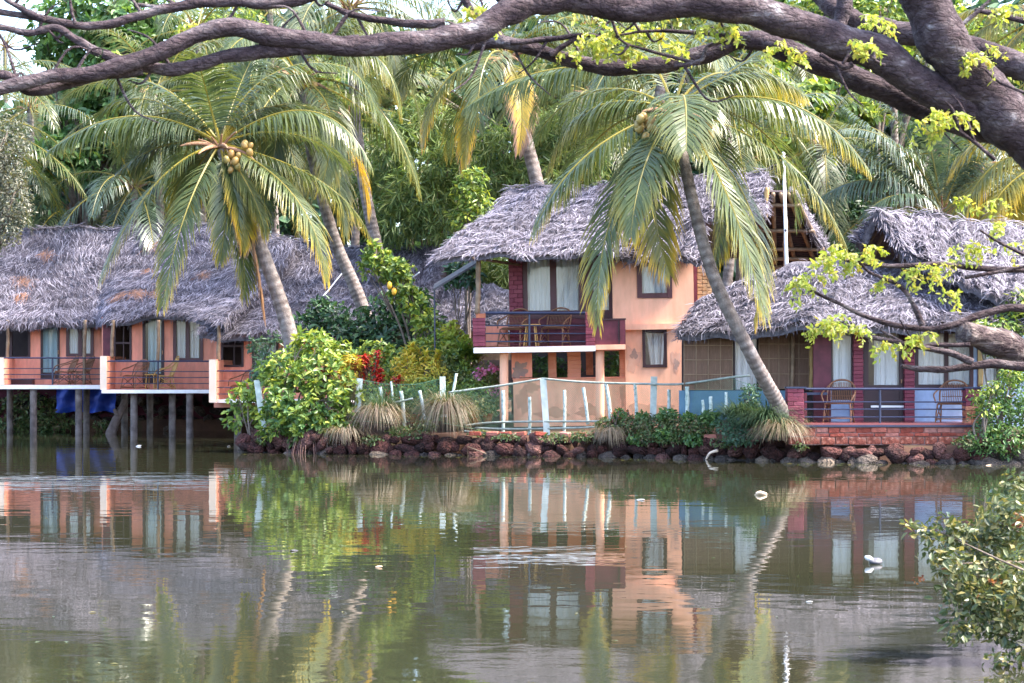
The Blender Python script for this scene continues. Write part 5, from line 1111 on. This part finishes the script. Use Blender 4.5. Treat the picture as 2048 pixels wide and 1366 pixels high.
shrub('golden croton mound at the mangrove edge', [(700, 735, 46.2, 22, 26), (690, 760, 46.0, 24, 22)], 520, .12, 'leaf_yellow', 42, aspect=.26)
shrub('pale lime weeds low behind the fence net', [(770, 815, 45.5, 44, 20), (840, 822, 45.3, 44, 18), (910, 820, 45.2, 40, 24), (960, 812, 45.3, 34, 26)], 2000, .085, 'leaf_olive', 43)
shrub('bright leaved bush at the top of the mangrove beside the palm foot', [(640, 690, 46.8, 34, 28), (680, 712, 46.6, 34, 28), (600, 715, 46.6, 28, 26)], 1100, .14, 'leaf_bright', 44, whorl=5)
shrub('darker mangrove growth low among the arched roots', [(575, 835, 44.95, 34, 24), (610, 850, 44.8, 34, 20), (560, 800, 45.0, 24, 24), (640, 830, 44.75, 22, 18)], 620, .16, 'leaf_mid', 45, group='mangroves', name='mangrove_bush', whorl=6, aspect=.46)
tuft('green wisps through the dry tuft left of the lichen posts', 765, 826, 44.7, 200, .9, 'grass_green', spread=.3, out=(.05, .6)); tuft('green wisps rising through the tall straw coloured tuft', 900, 826, 44.1, 200, .9, 'grass_green', spread=.3, out=(.05, .6))
tuft('hanging root fibres over the stones below the peach column', 1218, 868, 42.75, 320, .6, 'grass_dry', spread=.35, out=(.2, 1.0), droop=2.2); tuft('hanging dry roots over the stones below the mangrove', 690, 868, 44.3, 260, .6, 'grass_dry', spread=.4, out=(.2, 1.0), droop=2.2)
shrub('bright leaved filler shrub between the slender palm and the golden croton', [(790, 715, 47.8, 40, 26), (745, 705, 48, 30, 24), (850, 700, 48, 34, 24), (900, 700, 48, 30, 30)], 1500, .15, 'leaf_bright', 46, whorl=5)
# bank growth
tuft('drooping dry grass tuft left of the lichen posts', 757, 832, 44.5, 480, .95, 'grass_dry', spread=.26, out=(.15, 1.3), droop=1.7); tuft('tall straw coloured grass tuft hanging over the stones below the leaning stake', 893, 828, 43.9, 620, 1.15, 'grass_dry', spread=.24, out=(.1, .9), droop=1.8)
tuft('long green grass tuft at the foot of the big palm', 1535, 850, 40.4, 1100, .85, 'grass_green', spread=.3, out=(.2, 1.2)); tuft('dry grass fringe hanging to the water beside the brick base', 1562, 866, 40.0, 600, .8, 'grass_dry', spread=.2, out=(.3, 1.2), droop=1.3)
tuft('thin wisps of grass behind the net', 870, 800, 45.4, 90, .6, 'grass_green', spread=.5, out=(.1, .5)); tuft('wispy dry stalks between mangrove and white post', 700, 800, 45.2, 70, .7, 'grass_dry', spread=.15, out=(.05, .3)); tuft('grass wisps beside the blue wall', 1480, 835, 40.9, 400, .6, 'grass_green', spread=.4, out=(.1, .9))
def cover(name, label, cl, n, size, m, seed):
    mb = MB(); leaves(mb, [clump(*c) for c in cl], n, size, .5, rs=np.random.default_rng(seed)); props(mb.build(name, M[m], kind='stuff'), label)
cover('ground_cover', 'creeping ground cover over the bank below the fence', [(1215, 850, 43.2, 26, 14, .3), (1260, 852, 43, 34, 20, .3), (1310, 852, 42.6, 40, 22, .3), (1360, 850, 42.2, 40, 20, .3), (1400, 855, 41.8, 34, 22, .3), (1300, 876, 42.3, 36, 14, .2), (1350, 876, 42.0, 40, 14, .2)], 5200, .075, 'creeper', 3)
cover('ground_cover', 'leafy weeds standing out of the creeper below the fence', [(1240, 832, 43.1, 14, 12, .2), (1285, 838, 42.9, 16, 12, .2), (1335, 832, 42.4, 18, 12, .2), (1380, 836, 42.0, 14, 10, .2), (1420, 838, 41.7, 20, 14, .2), (1330, 868, 42.0, 24, 10, .2), (1270, 880, 42.4, 16, 8, .2), (1390, 878, 41.7, 22, 10, .2)], 1500, .11, 'leaf_mid', 6)
for i, (px, py) in enumerate([(1238, 822), (1255, 818), (1352, 826), (1224, 828)]): strap('reddish weed stalk in the creeper ' + ['nearest the peach column', 'before the peach wall', 'by the blue wall', 'lowest by the thin post'][i], px, py, 43.0, 10, .16, 'leaf_bronze', 60+i, name='weed', cat='weed', group='reddish weeds on the bank', wd=.02)
cover('ground_cover', 'creeping vine on the bank beside the grass tufts', [(700, 850, 45, 20, 14, .2), (800, 862, 44.7, 26, 10, .2), (850, 852, 44.6, 24, 12, .2), (960, 866, 44, 20, 6, .2), (550, 862, 45.3, 30, 14, .2), (530, 880, 45.3, 20, 10, .2)], 1500, .08, 'creeper', 4)
cover('ground_cover', 'creeper trailing over the boulders', [(1010, 874, 43.05, 30, 6, .15), (1110, 876, 42.7, 34, 8, .15), (1165, 872, 42.6, 26, 10, .15), (600, 884, 44.9, 30, 8, .2), (740, 880, 44.2, 24, 8, .15), (830, 872, 44.1, 34, 8, .15), (1600, 892, 40.0, 14, 10, .15), (1930, 884, 39.0, 26, 12, .15), (1450, 886, 41.0, 30, 10, .2)], 1300, .075, 'creeper', 8)
cover('undergrowth', 'weeds in the shade under the stilt cottage', [(20, 850, 62.4, 50, 16, .4), (100, 845, 62.4, 50, 20, .4), (60, 812, 63, 60, 26, .4), (210, 852, 62.2, 24, 12, .4)], 2200, .13, 'creeper', 5)
shrub('dark creeper shrub climbing by the blue wall', [(1490, 835, 40.8, 30, 26), (1460, 850, 40.9, 34, 20), (1500, 800, 40.7, 20, 34), (1530, 850, 40.6, 26, 24), (1480, 875, 40.6, 34, 16)], 2000, .085, 'leaf_cool', 18)
shrub('dense shrub over the stones at the veranda end', [(1990, 830, 39.4, 46, 46), (2030, 790, 39.5, 46, 50), (1965, 880, 39.1, 34, 30), (2020, 880, 39.0, 46, 34), (2040, 730, 39.8, 40, 46), (2080, 850, 39.2, 50, 70)], 4200, .10, 'leaf_mid', 19)
shrub('light green sapling in front of the end post', [(1960, 790, 39.0, 22, 12), (1990, 775, 39.0, 20, 12), (1975, 815, 39, 22, 14), (2020, 750, 39.1, 22, 20)], 420, .13, 'leaf_bright', 20, aspect=.35, hang=.4)
shrub('leafy bush behind the cut limb by the bungalow corner', [(2010, 660, 40.2, 40, 26), (2040, 620, 40.4, 36, 36), (1990, 690, 40.1, 24, 22), (1960, 655, 40, 24, 14)], 1500, .13, 'leaf_bright', 21, aspect=.4)
# bush on the near shore
NB = [(1960, 1080, 12.4, 70, 45), (2020, 1040, 12.3, 60, 60), (1900, 1060, 12.2, 60, 30), (1980, 1150, 12.2, 90, 55), (1900, 1130, 12.0, 50, 35), (2040, 1200, 12.0, 80, 60), (1960, 1230, 12.0, 70, 45), (2060, 1280, 11.9, 60, 60), (1850, 1065, 12.1, 30, 18), (1815, 1050, 12.1, 22, 12), (1870, 1100, 12.1, 40, 24), (1930, 1190, 12, 60, 40), (1920, 1270, 11.9, 40, 26), (2010, 1330, 11.8, 40, 30), (2030, 970, 12.5, 40, 30), (2090, 1100, 12.6, 80, 120), (2000, 1270, 11.9, 40, 22)]
t = plant('shore_bush', 'olive leaved bush leaning over the water from the near shore', 'bush', NB, 3600, .056, 'leaf_shore', base=A(4.1, 12.6, .2), seed=30, aspect=.48, shell=.15, stems=False)
for i, q in enumerate(NB[:8]):
    b = A(4.1, 12.6, .25+.03*i); e = W(q[0]-q[3]*.5, q[1], q[2]); md = b*.45+e*.55+A(0, rng.normal(0, .12), rng.normal(0, .12)); MB().tube(spline([b, md, e], 16), np.linspace(.016, .003, 16), 5, wob=.05).build('stem', M['stem'], t, True)
mb = MB(); leaves(mb, [clump(1838, 1158, 12, 9, 8), clump(1895, 1140, 12, 12, 8), clump(1960, 1205, 12, 18, 12), clump(2040, 1040, 12.2, 12, 16), clump(1990, 1160, 12, 14, 10)], 120, .026, .7); mb.build('blossoms', M['leaf_bronze'], t)

# ================================================================= OVERHANGING TREE IN FRONT
B0 = A(5.6, 9.3, .6); t = thing('overhanging_tree', 'dark barked tree whose thick limbs cross the top of the view', 'tree', B0)
MB().tube(spline([B0-A(0, 0, .3), B0+A(-.1, 0, .8), A(4.3, 9.2, 1.75), W(2420, 540, 9.15), W(2290, 455, 9.1), W(2180, 385, 9.1)], 40), np.concatenate([np.linspace(.40, .26, 22), np.linspace(.255, .125, 18)]), 16, wob=.03).build('trunk', M['bark'], t, True)
BR = []
def branch(pts, w0, w1, d0=9.0, d1=None, name='branch', m='bark', parent=None, n=None, bump=True):
    k = len(pts); ds = np.linspace(d0, d0 if d1 is None else d1, k); P = spline([W(x, y, d) for (x, y), d in zip(pts, ds)], n or k*16)
    r = np.linspace(w0, w1, len(P))/2/F*np.linspace(d0, d0 if d1 is None else d1, len(P))
    s = np.linspace(0, k*3, len(P)); P = P+np.stack([np.sin(s*1.3)*r*.07, 0*s, np.cos(s*1.9)*r*.08], 1)
    r = r*(1+.05*np.sin(s*.9+k)+.04*np.sin(s*2.3))
    BR.append(P); return MB().tube(P, r, 20 if w0 > 30 else 8, wob=.022).build(name, M[m], parent or t, True)
branch([(2300, 462), (2180, 385), (2050, 270), (1965, 180), (1890, 85), (1835, -30), (1800, -140)], 114, 86, 9.1, 8.8, 'limb')
branch([(1985, 225), (1880, 190), (1760, 112), (1640, 68), (1520, 25), (1400, 6), (1250, 16), (1170, -2), (1090, 2), (1020, 22), (950, 62), (850, 82), (700, 92), (560, 74), (440, 55), (330, 100), (200, 143), (90, 155), (0, 178), (-80, 190)], 76, 23, 9.0, 8.2, 'limb')
branch([(1990, 262), (1900, 240), (1790, 190), (1690, 148), (1600, 112), (1530, 85), (1470, 82), (1400, 112), (1300, 132), (1190, 132), (1090, 105), (1010, 85), (945, 90), (890, 78)], 54, 20, 9.2, 9.3, 'limb')
branch([(1010, 88), (985, 62), (945, 25), (920, -20)], 26, 14, 9.28)
branch([(2290, 450), (2240, 300), (2160, 190), (2050, 138), (1950, 100), (1850, 72), (1750, 55), (1690, 30), (1640, -8), (1600, -60)], 64, 32, 9.2, 10.0, 'limb')
branch([(1692, -60), (1690, 0), (1678, 58)], 34, 30, 9.7)
branch([(2230, 300), (2140, 190), (2048, 150), (1960, 140), (1900, 110)], 34, 20, 9.5, 10.1)
branch([(720, 88), (600, 96), (530, 102), (440, 116), (360, 138), (290, 134), (240, 122), (205, 108)], 34, 20, 8.5, 8.4)
branch([(285, 140), (200, 150), (120, 172), (60, 182), (10, 150), (-60, 155)], 24, 18, 8.4, 8.3)
branch([(1020, 10), (940, -60), (800, -80), (660, -20), (560, 6), (480, 4), (400, 6), (330, 18), (270, 34), (210, 50), (150, 50), (90, 38), (0, 24), (-60, 20)], 28, 13, 8.7, 8.5)
branch([(200, 108), (160, 84), (110, 56), (60, 66), (0, 54), (-50, 50)], 18, 12, 8.5)
branch([(90, 40), (60, 26), (20, 4), (-10, -20)], 14, 9, 8.5); branch([(150, 48), (143, 20), (138, -15)], 8, 5, 8.5)
branch([(275, 10), (350, 12), (300, -20)], 8, 5, 8.6)
branch([(890, 46), (830, 48), (760, 40), (700, 28), (650, 5)], 20, 10, 8.9)
branch([(1020, 86), (1100, 78), (1170, 70), (1205, 75)], 13, 7, 9.2); branch([(1100, 110), (1130, 90), (1165, 68)], 14, 7, 9.2)
branch([(1348, 132), (1400, 122), (1418, 92), (1480, 80)], 10, 6, 8.9); branch([(1500, 78), (1400, 66), (1300, 62), (1240, 70)], 12, 4, 8.9); branch([(1400, 128), (1330, 110), (1260, 90), (1230, 72)], 8, 4, 8.9)
branch([(1705, 128), (1690, 134), (1660, 120), (1640, 108)], 12, 8, 8.7); branch([(1770, 132), (1750, 120), (1748, 100)], 8, 5, 8.7); branch([(1470, 48), (1540, 25), (1590, 15)], 5, 3, 8.8)
branch([(1990, 320), (1950, 285), (1900, 250), (1880, 240)], 9, 5, 8.8); branch([(2060, 190), (2000, 165), (1970, 140)], 7, 4, 8.8); branch([(1915, 55), (1950, 28), (1990, -10)], 10, 6, 8.9); branch([(2060, 45), (2000, 30), (1950, 20)], 14, 9, 9.4)
rs = np.random.default_rng(5)
for P in list(BR):
    if len(P) < 60: continue
    for k in range(len(P)//30):
        i = rs.integers(4, len(P)-4); a = P[i]; u = nrm(P[i+2]-P[i-2])*rs.choice([-1, 1]); v = A(0, 0, rs.choice([-1, 1, 1])); L_ = rs.uniform(.06, .24)
        b = a+u*L_*.5+v*L_*.75; c = b+u*L_*.6+v*L_*rs.uniform(-.2, .5)+A(0, rs.normal(0, .04), 0)
        MB().tube(spline([a, b, c], 10), np.linspace(.008, .0025, 10), 5, wob=.08).build('twig', M['bark'], t, True)
def pinnate(mb, p, dirv, L, n=7, ls=.026, w=.46, rs=rng):
    """a drooping feathery leaf: stalk with paired leaflets"""
    P = arcfrond(p, math.degrees(math.atan2(dirv[1], dirv[0])), math.degrees(math.asin(np.clip(dirv[2], -1, 1))), L, 75)
    mb.tube(P[::4], .0016, 3)
    for k in range(n):
        q = P[int(4+19*k/n)]; 
        for s in (-1, 1): leaves(mb, [(q+A(s*ls*.5, rs.normal(0, .006), 0), A(.006, .006, .006))], 1, ls, w, up=.3, out=.2, hang=1.1, rs=rs)
LS = MB
def spray(px, py, d, rx, ry, k, m='leaf_lime', parent=None, ls=.03, n=None):
    mb = MB(); c, rr = clump(px, py, d, rx, ry, .10)
    for i in range(k):
        p = c+rr*nrm(rng.normal(0, 1, 3))*rng.uniform(.1, .75); a = rng.uniform(0, 6.28)
        D = nrm(A(math.cos(a), math.sin(a)*.5, rng.uniform(-.5, .3)))
        P = arcfrond(p, math.degrees(math.atan2(D[1], D[0])), math.degrees(math.asin(D[2])), .11*rng.uniform(.7, 1.2), 75)
        mb.tube(P[::6], .0014, 3)
        leaves(mb, [(q, A(.012, .012, .008)) for q in P[4::3]], n or 16, ls, .5, up=.3, out=.25, hang=1.0, fold=.1)
    return mb.build('foliage', M[m], parent or t)
for s in [(960, 20, 8.9, 22, 22, 9), (1190, 80, 9.0, 28, 26, 9), (1225, 60, 9.0, 26, 16, 7), (1285, 60, 9.0, 24, 22, 7), (1240, 105, 9.0, 22, 14, 6), (1350, 85, 9.0, 20, 22, 5), (1320, 15, 9.1, 16, 16, 3), (1415, 55, 8.8, 16, 22, 5), (1460, 52, 8.8, 22, 14, 5), (1555, 90, 8.7, 16, 20, 4), (1590, 98, 8.7, 14, 14, 4), (1710, 80, 8.6, 16, 16, 4), (1742, 85, 8.6, 12, 18, 4), (1738, 40, 9.5, 24, 16, 5), (1775, 38, 9.4, 10, 14, 3), (1880, 225, 8.7, 26, 18, 7), (1862, 255, 8.7, 12, 16, 4), (1915, 228, 8.7, 16, 10, 4), (1960, 110, 8.8, 18, 26, 7), (1975, 95, 9.3, 12, 14, 3), (2030, 125, 9.8, 16, 14, 4), (2030, 20, 9, 24, 26, 6), (1180, 20, 9.2, 30, 20, 3), (390, 45, 8.7, 10, 16, 3), (225, 103, 8.4, 10, 6, 2), (1130, 100, 9.2, 14, 10, 3)]: spray(*s)
# second tree: sawn limb with young shoots in front of the bungalow
B1 = A(4.7, 10.6, .6); t = thing('sawn_tree', 'sawn off pale barked limb with leafy young shoots before the bungalow', 'tree', B1)
MB().tube(spline([B1-A(0, 0, .3), B1+A(-.05, 0, .7), W(2400, 885, 10.5), W(2260, 810, 10.3), W(2150, 760, 10.2)], 24), np.linspace(.24, .095, 24), 14, wob=.03).build('trunk', M['bark_cut'], t, True)
branch([(2270, 815), (2160, 765), (2048, 708), (1985, 682), (1926, 664)], 80, 46, 10.3, 9.9, 'limb', 'bark_cut')
branch([(2350, 840), (2290, 640), (2150, 545), (2048, 540), (1960, 537), (1880, 528), (1800, 532), (1730, 528), (1690, 520)], 16, 7, 10.2, 9.8)
branch([(2330, 830), (2250, 690), (2160, 635), (2100, 622), (2020, 616), (1960, 630), (1890, 654), (1820, 655), (1740, 636), (1680, 608), (1620, 580)], 24, 6, 10.2, 9.8)
branch([(1945, 725), (1900, 706), (1830, 692), (1760, 678), (1700, 664), (1670, 655)], 15, 6, 9.8); branch([(2060, 735), (1980, 728), (1900, 738), (1840, 738), (1802, 732)], 20, 9, 9.9, 9.8); branch([(1940, 690), (1870, 690), (1820, 690), (1760, 660)], 10, 4, 9.85)
branch([(1845, 652), (1832, 620), (1812, 585), (1790, 566), (1740, 545), (1715, 520)], 13, 4, 9.8); branch([(1830, 690), (1800, 640)], 4, 3, 9.8); branch([(2048, 510), (1990, 480), (1960, 460)], 7, 4, 10); branch([(1930, 555), (1990, 545), (2060, 530)], 8, 6, 10)
for s in [(1680, 500, 9.8, 26, 30, 8), (1650, 520, 9.8, 24, 16, 6), (1715, 510, 9.8, 20, 26, 7), (1740, 495, 9.8, 14, 10, 4), (1600, 565, 9.8, 26, 12, 7), (1625, 550, 9.8, 20, 14, 5), (1640, 650, 9.7, 20, 30, 9), (1670, 640, 9.7, 20, 16, 6), (1700, 655, 9.7, 22, 14, 6), (1780, 690, 9.7, 18, 16, 5), (1775, 555, 9.8, 20, 10, 4), (1835, 540, 9.8, 26, 20, 6), (1860, 545, 9.8, 16, 14, 4), (1885, 525, 9.9, 22, 10, 4), (1925, 490, 10, 36, 18, 6), (1950, 495, 10, 26, 14, 4), (1910, 585, 9.9, 24, 14, 4), (1850, 665, 9.7, 16, 10, 4), (1825, 672, 9.7, 8, 14, 3), (1990, 450, 10, 26, 26, 5), (2030, 490, 10.1, 24, 20, 4), (1940, 400, 10.2, 26, 14, 4), (1990, 395, 10.2, 20, 14, 3)]:
    spray(*s, parent=t)

# ================================================================= THINGS ON THE WATER
def litter(name, label, px, py, sc, m, seed, cat='litter', k=1):
    Y = CH*F/(py-HY); p = W(px, py, Y); o = bpy.data.objects.new(name, rockmesh(seed, M[m], 2)); COL.objects.link(o); o.location = (p[0], p[1], sc[2]*.35); o.scale = sc; o.rotation_euler = (0, .1, seed); return props(o, label, cat)
litter('foam_float', 'peach coloured foam block floating before the bank', 1520, 990, (.125, .10, .05), 'trash_peach', 1, 'float')
Y = CH*F/(1128-HY); q = W(1747, 1128, Y); t = thing('floating_bag', 'grey and white knotted bag floating near the shore bush', 'bag', (q[0], q[1], 0))
o = inst(rockmesh(5, M['trash_dark']), 'bag_body', t, q+A(.01, 0, .02), (0, .1, .4), (.085, .06, .045)); o = inst(rockmesh(6, M['trash_white']), 'bag_top', t, q+A(-.04, .01, .05), (0, .4, 0), (.05, .04, .03))
litter('litter_scrap', 'white scrap floating near the foam block', 1280, 1000, (.13, .04, .012), 'trash_white', 2); litter('litter_scrap', 'small beige scrap floating in mid water', 757, 1135, (.045, .04, .012), 'trash_peach', 3)
litter('litter_scrap', 'white scrap by the stilt reflections', 278, 893, (.10, .06, .03), 'trash_white', 4); litter('litter_scrap', 'dark scrap below the mangrove roots', 588, 1102, (.06, .03, .01), 'trash_dark', 7); litter('litter_scrap', 'pale flat scrap drifting off the cottage corner', 458, 893, (.22, .06, .015), 'trash_white', 8)
litter('litter_scrap', 'tiny pale scrap drifting in the open water', 1618, 1204, (.03, .025, .008), 'trash_white', 9); litter('litter_scrap', 'orange leaf scrap by the end stones', 1976, 931, (.09, .04, .01), 'trash_peach', 10)
tg = MB(); tg.tube(spline([bank_pt(1412, .0, -.12), bank_pt(1420, .14, -.2), bank_pt(1436, .2, -.15)], 12), np.linspace(.02, .035, 12), 6); props(tg.build('bent_stick', M['lit_end_and_stick'], smooth=True), 'pale bent stick standing in the water against the boulders', 'stick')
tg = MB(); tg.tube([bank_pt(936, .0, -.2), bank_pt(934, .2, -.1), bank_pt(972, .05, -.25)], .012, 5); props(tg.build('forked_twig', M['bamboo'], smooth=True), 'thin forked twig at the foot of the stones under the grass', 'twig')
mr = inst(rockmesh(12, M['stilt']), 'marker_stone', None, bank_pt(652, .22, -.05), (0, 0, 0), (.05, .05, .11)); props(mr, 'pale marker stone among the mangrove roots', 'stone')

# fallen leaves and scum on the water
mb = MB(); rs = np.random.default_rng(9)
for k in range(130):
    near = k < 80
    if near: p = bank_pt(rs.uniform(480, 2040), .004, -rs.uniform(.25, 1.6))
    else:
        py = rs.uniform(940, 1340); p = W(rs.uniform(0, 1800), py, CH*F/(py-HY)); p[2] = .004
    a = rs.uniform(0, 6.28); l = rs.uniform(.02, .06)*(1 if near else .6); u = A(math.cos(a), math.sin(a), 0)*l; v = A(-math.sin(a), math.cos(a), 0)*l*.4
    mb.add([p-u, p+v+A(0, 0, .004), p+u, p-v+A(0, 0, .004)], [[0, 3, 2, 1]])
props(mb.build('leaf_litter', M['leaf_shore'], kind='stuff'), 'tiny fallen leaves scattered on the water')
